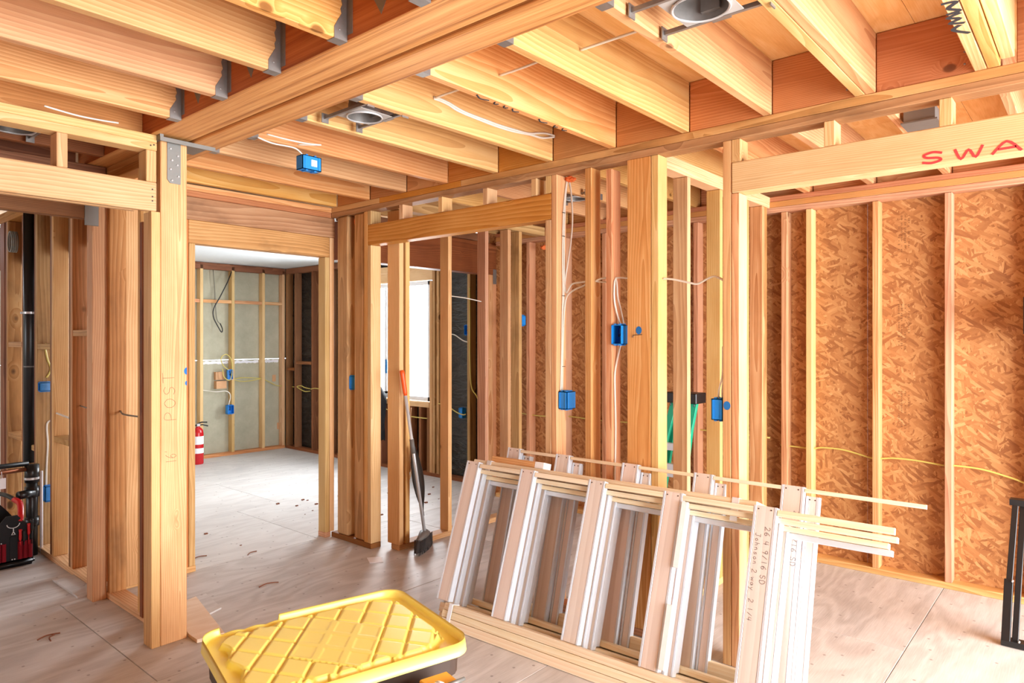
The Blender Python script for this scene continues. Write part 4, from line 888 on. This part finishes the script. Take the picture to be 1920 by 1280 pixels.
bm = bmesh.new(); tube(bm, smoothpts([(-.01, 0, .46), (-.06, -.02, .45), (-.08, -.03, .38), (-.07, -.03, .25), (-.066, -.03, .15)]), .009, 8); meshobj('hose', bm, M_BLACK, Mf, fe, True)
bm = bmesh.new(); bmesh.ops.create_grid(bm, x_segments=10, y_segments=16, size=1)
for v in bm.verts:
    s, t = v.co.x, v.co.y; wdt = .13 * (1 - .55 * max(0, -t)) * (1 if t < .6 else 1 - (t - .6))
    v.co = Vector((-.05 - .03 * math.cos(s * 3) + .015 * math.sin(7 * s + 4 * t), s * wdt + .03 * t, .30 * t + .02 * math.sin(6 * s)))
bmesh.ops.solidify(bm, geom=bm.faces[:], thickness=.012)
o = meshobj('hung_jacket', bm, M_BLACKT, T(4.96, 6.27, .62), None, True); tag(o, 'dark cloth jacket hanging from the window sill of the back room', 'jacket')

# ------------------------------------------------------------------ broom with dustpan
br = thing('broom', (3.24, 3.60, 0), 'broom with grey metal pole and orange grip leaning on the closet end studs', 'broom')
A = Vector((3.235, 3.60, .13)); B = Vector((3.085, 3.665, 1.265)); D = (B - A).normalized()
bm = bmesh.new(); tube(bm, [A, A + D * .98], .0115, 14); meshobj('pole', bm, M_ALUL, None, br, True)
bm = bmesh.new(); L_ = (B - A).length; tube(bm, [A + D * .97, A + D * .99, A + D * (L_ - .03), A + D * (L_ - .005), A + D * L_], .015, 14, True, [.013, .0155, .0165, .017, .010]); meshobj('orange_grip', bm, M_ORG, None, br, True)
e = Vector((.26, .15, 0)).normalized(); nn = Vector((-.15, .26, 0)).normalized()
hc = Vector((3.23, 3.605, .0))
def fan(z0, z1, w0, w1, d0, d1, mat, name):
    bm = bmesh.new(); ring = []
    for z, w, d in ((z0, w0, d0), ((z0 + z1) / 2, (w0 * .55 + w1 * .45), (d0 + d1) / 2), (z1, w1, d1)):
        ring.append([bm.verts.new(hc + e * (w * math.cos(t)) + nn * (d * math.sin(t)) + Vector((0, 0, z + (.02 * math.cos(t) if z < .02 else 0)))) for t in [i * math.pi / 14 for i in range(28)]])
    for a, b in zip(ring, ring[1:]):
        for i in range(28): j = (i + 1) % 28; bm.faces.new((a[i], a[j], b[j], b[i]))
    bm.faces.new(ring[0]); bm.faces.new(ring[-1]); return meshobj(name, bm, mat, None, br, True)
fan(.022, .10, .165, .125, .036, .028, M_BRIST, 'bristles'); fan(.095, .135, .128, .05, .032, .022, M_GREY, 'broom_head')
bm = bmesh.new(); rr = random.Random(2)
for i in range(70):
    t = rr.uniform(-.95, .95); s = rr.choice((-1, 1)); p0 = hc + e * (t * .125) + nn * s * .027 + Vector((0, 0, .098)); p1 = hc + e * (t * .165) + nn * s * .037 * (1 - t * t * .6) + Vector((0, 0, .003))
    tube(bm, [p0, p1], .0016, 4)
o = meshobj('bristle_strands', bm, M_BRIST, None, br); o['kind'] = 'stuff'
dpn = thing('dustpan', (3.20, 3.59, .3), 'grey plastic dustpan clipped upright on the broom pole', 'dustpan')
bm = bmesh.new(); N_ = 12; rows_ = []
side = D.cross(Vector((-.75, -.65, 0))).normalized(); fw = side.cross(D).normalized()
for i in range(N_ + 1):
    k = i / N_; c = A + D * (.10 + k * .50); w = .008 + .034 * math.sin(math.pi * min(1, max(0, (1 - k) * 1.15))) ** .8 if k < .95 else .012
    rows_.append([bm.verts.new(c + side * (w * math.cos(t)) * 1.0 - fw * (.016 + .02 * math.sin(t)) + side * .004) for t in [j * math.pi / 8 for j in range(9)]])
for a, b in zip(rows_, rows_[1:]):
    for j in range(8): bm.faces.new((a[j], a[j + 1], b[j + 1], b[j]))
bmesh.ops.solidify(bm, geom=bm.faces[:], thickness=.003)
meshobj('pan', bm, M_GREY, None, dpn, True)
bm = bmesh.new(); tube(bm, [A + D * .56, A + D * .66], .016, 12); meshobj('pole_clip', bm, M_GREY, None, dpn, True)

# ------------------------------------------------------------------ green stepladder behind the closet studs
ld = thing('stepladder', (4.3, 2.2, 0), 'green folding stepladder with black top leaning on the strand board wall', 'ladder')
def bar(p, q, w, d, mat, name, par, up=Vector((1, 0, 0))):
    p, q = Vector(p), Vector(q); z = (q - p).normalized(); y = z.cross(up).normalized(); x = y.cross(z)
    M = Matrix((( x.x, y.x, z.x, 0), (x.y, y.y, z.y, 0), (x.z, y.z, z.z, 0), (0, 0, 0, 1))); M.translation = (p + q) / 2
    me = boxmesh(d, w, (q - p).length, .002, mat); return reg(bpy.data.objects.new(name, me), M, par)
bar((4.22, 2.47, 0), (4.32, 2.235, 1.05), .045, .03, M_GREEN, 'rail', ld); bar((4.22, 2.25, 0), (4.32, 2.085, 1.05), .045, .03, M_GREEN, 'rail', ld)
bar((4.44, 2.44, 0), (4.34, 2.225, 1.05), .03, .03, M_GREEN, 'rear_rail', ld); bar((4.44, 2.28, 0), (4.34, 2.10, 1.05), .03, .03, M_GREEN, 'rear_rail', ld)
for z in (.16, .37, .58, .74): k = z / 1.05; bar((4.215 + .1 * k, 2.455 - .235 * k, z), (4.215 + .1 * k, 2.265 - .165 * k, z), .09 if z < .7 else .05, .035, M_ALU, 'step', ld)
bm = bmesh.new(); bx(bm, -.06, .09, -.12, .12, 0, .07)
for i in range(7): bx(bm, -.064, -.058, -.11 + i * .035, -.10 + i * .035, -.02, 0)
bmesh.ops.bevel(bm, geom=bm.edges[:], offset=.004, segments=1, affect='EDGES'); meshobj('ladder_top', bm, M_BLACK, T(4.32, 2.165, 1.045), ld)

# ------------------------------------------------------------------ leaning bundle of pocket door frames
def frame_matrix(O, u, v0):
    u = Vector(u).normalized(); v = Vector(v0); v = (v - u * v.dot(u)).normalized(); w = u.cross(v)
    M = Matrix(((u.x, v.x, w.x, 0), (u.y, v.y, w.y, 0), (u.z, v.z, w.z, 0), (0, 0, 0, 1))); M.translation = Vector(O); return M
def fbox(name, F, u0, u1, v0, v1, w0, w1, mat, par, bev=.001, axis=None): return board(name, u0, u1, v0, v1, w0, w1, mat, par, bev, F, axis)
def kit(F, label, us, v0, v1, w, wid=.070, rails=None, toprail=True, group='leaning door frames', botrail=True):
    k = empty('door_frame_kit', M=F); tag(k, label, 'door frame', group)
    st = []
    for u in us:
        s = fbox('stile', F, u + .011, u + .011 + wid, v0, v1, w - .018, w, W_HEM, k); st.append(s)
        for a in (u, u + .012 + wid): fbox('metal_channel', F, a, a + .010, v0, v1, w - .032, w + .001, M_ALU, s, .0005)
        rivets('staple_heads', [tuple(F @ Vector((u + .011 + wid * q, v1 - .014, w + .0005))) for q in (.12, .85)], tuple((F.to_3x3() @ Vector((0, 0, 1)))), .003, M_NAIL, s, .0015)
    for (a, b, c, d, e_, f_) in (rails or []): fbox('rail', F, a, b, c, d, e_, f_, W_PINE, k, .001)
    return k, st
F1 = frame_matrix((2.470, 2.69, 0.0), (.030, -.999, 0), (.327, 0, .945))
U1 = [0.0, .385, .808, 1.207, 1.615]
k1, st1 = kit(F1, 'front door frame of the leaning bundle, closest to the room, with five pinkish stiles', U1, .105, .847, 0,
    rails=[(.10, .383, .817, .840, -.018, 0), (.48, .806, .817, .840, -.018, 0), (.903, 1.205, .817, .840, -.018, 0), (1.30, 1.613, .817, .840, -.018, 0), (1.71, 2.13, .815, .840, -.02, .002),
           (.095, 1.80, .070, .103, -.012, .030), (.09, 1.80, .034, .068, -.012, .034), (.10, 1.80, -.010, .032, -.005, .038)])
k2, st2 = kit(F1, 'second door frame of the leaning bundle, just behind the front one', [u + .012 for u in U1], .092, .812, -.040, rails=[(.0, 2.135, .790, .811, -.066, -.026), (.02, 1.76, .045, .090, -.062, -.015), (.03, 1.76, .0, .043, -.062, -.015)])
k3, st3 = kit(F1, 'third door frame of the leaning bundle', [u + .030 for u in U1], .092, .79, -.085, rails=[(.02, 2.10, .766, .787, -.112, -.070), (.0, 1.76, .045, .090, -.11, -.066), (.01, 1.76, .02, .043, -.11, -.066)])
k4, st4 = kit(F1, 'last door frame of the front bundle, with a grey metal rail along its top', [u + .022 for u in U1], .105, .76, -.130, rails=[(-.01, 1.76, .062, .10, -.165, -.115), (.0, 1.76, .04, .06, -.165, -.115), (.03, 1.76, .105, .13, -.22, -.17)])
fbox('top_channel', F1, .03, 2.11, .742, .764, -.130, -.090, M_ALU, k4)
jb_ = fbox('pine_board', F1, .0, 1.605, .845, .866, -.21, -.055, W_PINE, None, .002); tag(jb_, 'long pale pine board lying along the top of the door frames', 'board')
jb2 = fbox('pine_board', F1, .015, 1.60, .822, .843, -.21, -.072, W_PINE, None, .002); tag(jb2, 'second pine board under the top one on the door frames', 'board')
bm = bmesh.new(); bx(bm, .135, .16, .1035, .1065, -.012, .0405); bx(bm, .135, .16, -.012, .106, .0385, .0415)
meshobj('plastic_band', bm, M_PLAS, F1, k1)
bm = bmesh.new(); bx(bm, .10, .13, .79, .8695, -.054, -.051); bx(bm, .10, .13, .8665, .8695, -.2, -.051); meshobj('plastic_band', bm, M_PLAS, F1, jb_)
bm = bmesh.new(); bx(bm, 1.50, 1.53, .77, .8695, -.054, -.051); bx(bm, 1.50, 1.53, .8665, .8695, -.2, -.051); meshobj('plastic_band', bm, M_PLAS, F1, jb_)
for u, a, b in ((1.302, .53, .812), (1.300, .12, .38)):
    o = fbox('foam_strip', F1, u, u + .030, a, b, -.006, .012, M_WHITEP, None, .003); tag(o, 'upper white foam strip on the fourth stile of the front door frame' if b > .5 else 'lower white foam strip on the fourth stile of the front door frame', 'foam strip', 'white foam strips')
def fwrite(txt, F, u, v, w, hgt, par, seed):
    R3 = F.to_3x3(); return writing(txt, tuple(F @ Vector((u, v, w))), tuple(R3 @ Vector((0, -1, 0))), tuple(R3 @ Vector((1, 0, 0))), hgt, M_INK, par, 'letter', .07, 1.2, .8, seed)
s5 = st1[4]
fwrite('26 4 9/16 SD', F1, 1.615 + .054, .765, .0008, .021, s5, 4); fwrite('Johnson 2 way  2 1/4', F1, 1.615 + .020, .735, .0008, .019, s5, 5)
F2 = frame_matrix((2.725, 2.575, 0.0), (.012, -1, 0), (.262, 0, .965))
U2 = [0.0, .342, .755, 1.140, 1.542]
k5, st5 = kit(F2, 'taller door frame leaning behind the bundle with one long rail to the right', U2, .03, .893, 0,
    rails=[(.095, .34, .872, .888, -.018, 0), (.438, .753, .872, .888, -.018, 0), (.85, 1.138, .872, .888, -.018, 0), (1.235, 1.54, .872, .888, -.018, 0), (1.637, 2.08, .872, .888, -.018, 0), (0, 1.68, .0, .028, -.05, .02)])
fwrite('26 4 9/16 SD', F2, 1.542 + .060, .79, .0008, .021, st5[4], 6); fwrite('Johnson 2 way  2 1/4', F2, 1.542 + .028, .72, .0008, .019, st5[4], 7)
k6, st6 = kit(F2, 'lower door frame leaning behind the bundle against the studs', [u + .095 for u in U2], .03, .86, -.03, .03, rails=[(.09, 1.70, .0, .10, -.07, -.035)])
fo = frame_matrix((2.855, 2.60, .787), (.05, -.999, -.0), (.28, 0, 1))
of = board('lumber_offcut', .0, .30, .0, .034, -.05, .02, W_STUD, None, .003, fo)
tag(of, 'short fir offcut with white end lying on top of the door frames', 'offcut')
plainbox('white_end', .30, .36, .0, .0345, -.05, .0205, M_WHITEP, of, .002, fo)

# ------------------------------------------------------------------ yellow lid on a black tote, cardboard box, caulk tube
ang = math.radians(-14); FL = Matrix.Translation((1.355, 1.96, .415)) @ Matrix(((math.cos(ang), -math.sin(ang) * -1, 0, 0), (math.sin(ang), -math.cos(ang), 0, 0), (0, 0, -1, 0), (0, 0, 0, 1)))
# local x along the long side, local y towards the lens, so local z is kept upward by hand:
EX = Vector((math.cos(ang), math.sin(ang), 0)); EY = Vector((math.sin(ang), -math.cos(ang), 0))
def lp(x, y, z): return Vector((1.355, 1.96, 0)) + EX * x + EY * y + Vector((0, 0, z))
HX, HY, RC = .370, .292, .075
ax_, ay_, bx_, by_ = .0605, .0735, .057, -.086; det = ax_ * by_ - ay_ * bx_
def lidh(x, y, rim):
    px, py = x + .176, y + .114
    i = (px * by_ - py * bx_) / det; j = (ax_ * py - ay_ * px) / det
    fl = 0.0
    cx, cy = abs(x), abs(y)
    d = min(.322 - cx, .245 - cy, (.50 - cx - cy) * .7, )
    if x < -.2: d -= .012 * math.sin(38 * y) 
    if y > .15: d -= .010 * (1 if math.sin(30 * x) > 0 else 0)
    pl = max(0.0, min(1.0, d / .008))
    h = .022 * pl
    if pl > 0.5:
        inc = 1 < i < 4 and -1 < j < 2
        di = abs(i - round(i)) * .083; dj = abs(j - round(j)) * .096
        gr = 0.0
        if not (1.02 < i < 3.98 and -.98 < j < 1.98):
            gr = max(0, 1 - di / .008, 1 - dj / .008)
        gr = min(1.0, gr)
        h -= .008 * gr
        if inc and di > .012 and dj > .012: h -= .001
    e = rim
    h += .030 * max(0.0, min(1.0, 1 - e / .010)) if e < .012 else 0.0
    return h
bm = bmesh.new(); NX, NY = 210, 168; gv = []
for jy in range(NY + 1):
    row = []
    for ix in range(NX + 1):
        x = (ix / NX * 2 - 1) * HX; y = (jy / NY * 2 - 1) * HY
        qx, qy = abs(x) - (HX - RC), abs(y) - (HY - RC)
        if qx > 0 and qy > 0:
            m = max(qx, qy); l_ = math.hypot(qx, qy); k = m / l_; x = math.copysign(HX - RC + qx * k, x); y = math.copysign(HY - RC + qy * k, y); rim = RC - m
        else: rim = min(HX - abs(x), HY - abs(y))
        h = lidh(x, y, rim)
        if y < -.22 and -.30 < x < -.10: h = min(h, .004 + .018 * abs(math.sin(43 * x)) * (1 if rim > .01 else .3))
        row.append(bm.verts.new(lp(x, y, .455 + h) - lp(0, 0, .455)))
    gv.append(row)
for jy in range(NY):
    for ix in range(NX): bm.faces.new((gv[jy][ix], gv[jy][ix + 1], gv[jy + 1][ix + 1], gv[jy + 1][ix]))
edge = [gv[0][i] for i in range(NX + 1)] + [gv[j][NX] for j in range(1, NY + 1)] + [gv[NY][i] for i in range(NX - 1, -1, -1)] + [gv[j][0] for j in range(NY - 1, 0, -1)]
low = []
for k_, v in enumerate(edge):
    p = v.co * 1.012; low.append(bm.verts.new((p.x, p.y, -.014)))
for k_ in range(len(edge)): q = (k_ + 1) % len(edge); bm.faces.new((edge[k_], edge[q], low[q], low[k_]))
o = meshobj('tote_lid', bm, M_YEL, T(*lp(0, 0, .455)), None, True); tag(o, 'scuffed yellow ribbed plastic lid with a broken edge lying on the dark tote', 'lid')
tt = thing('storage_tote', (1.355, 1.96, 0), 'dark brown plastic storage tote standing under the yellow lid', 'tote')
bm = bmesh.new()
def ringv(z, k): 
    out = []
    for cx, cy, a0 in ((1, 1, 0), (-1, 1, 90), (-1, -1, 180), (1, -1, 270)):
        for a in (0, 30, 60, 90): t = math.radians(a0 + a); out.append(bm.verts.new(lp(cx * (.36 * k - .05) + .05 * math.cos(t), cy * (.255 * k - .05) + .05 * math.sin(t), z)))
    return out
rs = [ringv(0, .86), ringv(.36, .95), ringv(.36, .98), ringv(.438, .99)]
for a, b in zip(rs, rs[1:]):
    for i in range(16): j = (i + 1) % 16; bm.faces.new((a[i], a[j], b[j], b[i]))
bm.faces.new(rs[0]); bm.faces.new(rs[-1]); M_TOTE = plain('dark_brown_tote', srgb(62, 44, 34), .5); meshobj('tote_body', bm, M_TOTE, None, tt)
bm = bmesh.new(); 
for i in range(9):
    x = -.28 + i * .07
    for s in (-1, 1):
        q = [lp(x + dx, s * (.2225 + kz * .062), kz * .36 + .01) for dx, kz in ((-.008, .05), (.008, .05), (.008, .95), (-.008, .95))]
        f = bm.faces.new([bm.verts.new(p) for p in q])
bmesh.ops.solidify(bm, geom=bm.faces[:], thickness=.008); o = meshobj('side_rib', bm, M_TOTE, None, tt); o['kind'] = 'stuff'
def lbox(name, x0, x1, y0, y1, z0, z1, mat, par, bev=.002):
    Ml = Matrix(((EX.x, -EY.x, 0, 0), (EX.y, -EY.y, 0, 0), (0, 0, 1, 0), (0, 0, 0, 1))); Ml.translation = Vector((1.355, 1.96, 0))
    return plainbox(name, x0, x1, -y1, -y0, z0, z1, mat, par, bev, Ml)
cbx_ = thing('cardboard_box', tuple(lp(.1, .45, 0)), 'open brown cardboard box beside the tote, mostly below the yellow lid', 'box')
lbox('box_wall', -.05, .26, .315, .32, 0, .39, M_CARD, cbx_); lbox('box_wall', -.05, .26, .60, .605, 0, .39, M_CARD, cbx_); lbox('box_wall', -.05, -.045, .32, .60, 0, .39, M_CARD, cbx_); lbox('box_wall', .255, .26, .32, .60, 0, .39, M_CARD, cbx_)
lbox('box_base', -.045, .255, .32, .60, 0, .005, M_CARD, cbx_); lbox('box_flap', -.03, .255, .325, .42, .392, .396, M_CARD, cbx_)
o = lbox('orange_case', .15, .25, .325, .40, .398, .425, M_CAP, None, .004); tag(o, 'small orange plastic case on the cardboard box under the lid corner', 'case')
ct = thing('caulk_tube', tuple(lp(.2, .45, .40)), 'white caulk tube with dark nozzle lying on the cardboard box', 'caulk tube')
P0 = lp(-.02, .44, .42); P1 = lp(.165, .425, .43); DD = (P1 - P0).normalized()
bm = bmesh.new(); tube(bm, [P0, P1], .024, 24); meshobj('cartridge', bm, M_PLAS, None, ct, True)
bm = bmesh.new(); tube(bm, [P0 + DD * .02, P0 + DD * .14], .0245, 24); meshobj('printed_label', bm, M_PAPERW, None, ct, True)
bm = bmesh.new(); tube(bm, [P1, P1 + DD * .006, P1 + DD * .018], .02, 20, True, [.026, .026, .018]); meshobj('white_cap', bm, M_WHITEP, None, ct, True)
bm = bmesh.new(); tube(bm, [P1 + DD * .016, P1 + DD * .095], .01, 14, True, [.010, .0055]); meshobj('nozzle', bm, M_STRAP, None, ct, True)

# ------------------------------------------------------------------ small things on the floor
bm = bmesh.new(); q = [(1.520, 3.337), (1.522, 3.43), (1.60, 3.85), (1.77, 3.90), (1.645, 3.312)]
a = [bm.verts.new((x - 1.6, y - 3.5, 0.0015)) for x, y in q]; b = [bm.verts.new((x - 1.6, y - 3.5, .019)) for x, y in q]
bm.faces.new(list(reversed(a))); bm.faces.new(b)
for i in range(5): bm.faces.new((a[i], a[(i + 1) % 5], b[(i + 1) % 5], b[i]))
o = meshobj('plywood_scrap', bm, PLYS, T(1.6, 3.5, 0)); tag(o, 'clean pale plywood scrap lying at the foot of the post', 'plywood scrap')
bm = bmesh.new(); q = [(1.70, 3.62), (1.78, 3.93), (1.84, 3.93), (1.80, 3.66)]
a = [bm.verts.new((x - 1.75, y - 3.8, .0005)) for x, y in q]; b = [bm.verts.new((x - 1.75, y - 3.8, .009)) for x, y in q]
bm.faces.new(list(reversed(a))); bm.faces.new(b)
for i in range(4): bm.faces.new((a[i], a[(i + 1) % 4], b[(i + 1) % 4], b[i]))
o = meshobj('plywood_scrap', bm, PLY, T(1.75, 3.8, 0)); tag(o, 'thin grey plywood sliver behind the pale scrap near the post', 'plywood scrap')
bm = bmesh.new(); q = [(1.24, 4.83), (1.10, 4.56), (1.44, 4.41), (1.44, 4.80)]
a = [bm.verts.new((x - 1.3, y - 4.6, .0005)) for x, y in ((1.33, 4.86), (1.335, 4.43), (1.442, 4.42), (1.442, 4.86))]; b = [bm.verts.new((v.co.x, v.co.y, .012)) for v in a]
bm.faces.new(list(reversed(a))); bm.faces.new(b)
for i in range(4): bm.faces.new((a[i], a[(i + 1) % 4], b[(i + 1) % 4], b[i]))
o = meshobj('plywood_scrap', bm, PLY, T(1.3, 4.6, 0)); tag(o, 'loose thin plywood patch on the floor beside the left partition plate', 'plywood scrap')
bm = bmesh.new(); q = [(2.858, 3.758), (2.933, 3.705), (2.875, 3.603), (2.802, 3.655)]
a = [bm.verts.new((x - 2.87, y - 3.68, .001)) for x, y in q]; b = [bm.verts.new((x - 2.87, y - 3.68, .004)) for x, y in q]
bm.faces.new(list(reversed(a))); bm.faces.new(b)
for i in range(4): bm.faces.new((a[i], a[(i + 1) % 4], b[(i + 1) % 4], b[i]))
o = meshobj('paper_card', bm, M_PAPERW, T(2.87, 3.68, 0)); tag(o, 'small white paper card on the floor in front of the corner studs', 'card')
bl = thing('plastic_bottle', (3.55, 2.86, 0), 'clear bottle with blue wrapper on the closet floor behind the frames', 'bottle')
bm = bmesh.new(); rg = lathe(bm, [(.03, 0), (.033, .01), (.033, .15), (.02, .18), (.013, .20), (.013, .215)], 18); bm.faces.new(rg[0]); bm.faces.new(rg[-1]); meshobj('bottle_body', bm, M_PLAS, T(3.55, 2.86, 0), bl, True)
bm = bmesh.new(); lathe(bm, [(.0335, .03), (.0335, .11)], 18); M_BW = plain('blue_wrapper', srgb(30, 70, 190), .4); meshobj('blue_wrapper', bm, M_BW, T(3.55, 2.86, 0), bl, True)
rr = random.Random(11)
for i, (x, y, l_, a_, lab) in enumerate(((1.02, 3.96, .10, .2, 'thin wood splinter on the floor left of the post'), (1.06, 3.90, .08, 1.2, 'short curled shaving beside the splinter left of the post'),
      (2.08, 4.62, .09, .1, 'dark splinter on the floor of the doorway'), (2.36, 4.42, .09, .5, 'thin curl of wood at the doorway threshold'), (2.10, 3.80, .12, .0, 'thin bent wire on the open floor in front of the doorway'),
      (3.70, 4.90, .05, .6, 'small pale rubble chip on the floor below the window'), (.9, 4.93, .07, .9, 'curled offcut strip on the kitchen floor'))):
    bm = bmesh.new(); tube(bm, smoothpts([(0, 0, .004), (l_ * .5, l_ * .12, .006), (l_, -l_ * .1, .004)], 4), .0035 if i != 5 else .012, 5)
    o = meshobj('wood_splinter', bm, M_PENCIL if i not in (5,) else M_TAN, T(x, y, 0.0) @ Matrix.Rotation(a_, 4, 'Z')); tag(o, lab, 'debris', 'floor debris')
bm = bmesh.new()
for i in range(46):
    x, y = (rr.uniform(3.2, 4.7), rr.uniform(4.5, 5.6)) if i < 40 else (rr.uniform(1.0, 3.0), rr.uniform(4.5, 7))
    s = rr.uniform(.004, .014); bx(bm, x - s, x + s, y - s * .6, y + s * .6, .0002, s * .7)
o = meshobj('rubble', bm, M_PENCIL); tag(o, 'scattered small dark crumbs on the back room floor', 'rubble', None, 'stuff')
bm = bmesh.new(); tube(bm, smoothpts([(4.86, 5.62, .735), (4.85, 5.62, .5), (4.88, 5.60, .3), (4.70, 5.45, .05), (4.62, 5.40, .01)]), .006, 6); o = meshobj('dangling_strap', bm, M_SALM if False else M_TAN, None, None, True); tag(o, 'thin brown strip hanging below the window sill to the floor', 'strip')

# ------------------------------------------------------------------ black folded stand at the right edge
sd = thing('folding_stand', (4.10, .33, 0), 'black folded metal work stand leaning at the strand board wall', 'stand')
for (a, b, n_, w) in (((4.07, .352, .012), (4.30, .325, .66), 'leg', .026), ((4.09, .312, .012), (4.32, .295, .66), 'leg', .026), ((4.066, .347, .02), (4.15, .341, .30), 'leg_sleeve', .036), ((4.12, .265, .012), (4.30, .25, .66), 'leg', .026)):
    bar(a, b, w, w, M_BLACK, n_, sd)
bm = bmesh.new(); bx(bm, 4.05, 4.11, .26, .365, .004, .03); meshobj('foot_bracket', bm, M_BLACK, None, sd)
bm = bmesh.new(); bx(bm, 4.28, 4.34, .24, .35, .64, .67); meshobj('hinge_cap', bm, M_BLACK, None, sd)
rivets('rivet_heads', [(4.075, .335, .03), (4.075, .295, .03), (4.135, .325, .30)], (-1, 0, 0), .005, M_ALUL, sd, .02)
bc = plainbox('black_case', 4.58, 4.752, .17, .315, 1.50, 1.72, M_BLACK, None, .012); tag(bc, 'black plastic case hung on the strand board wall at the right edge', 'case')
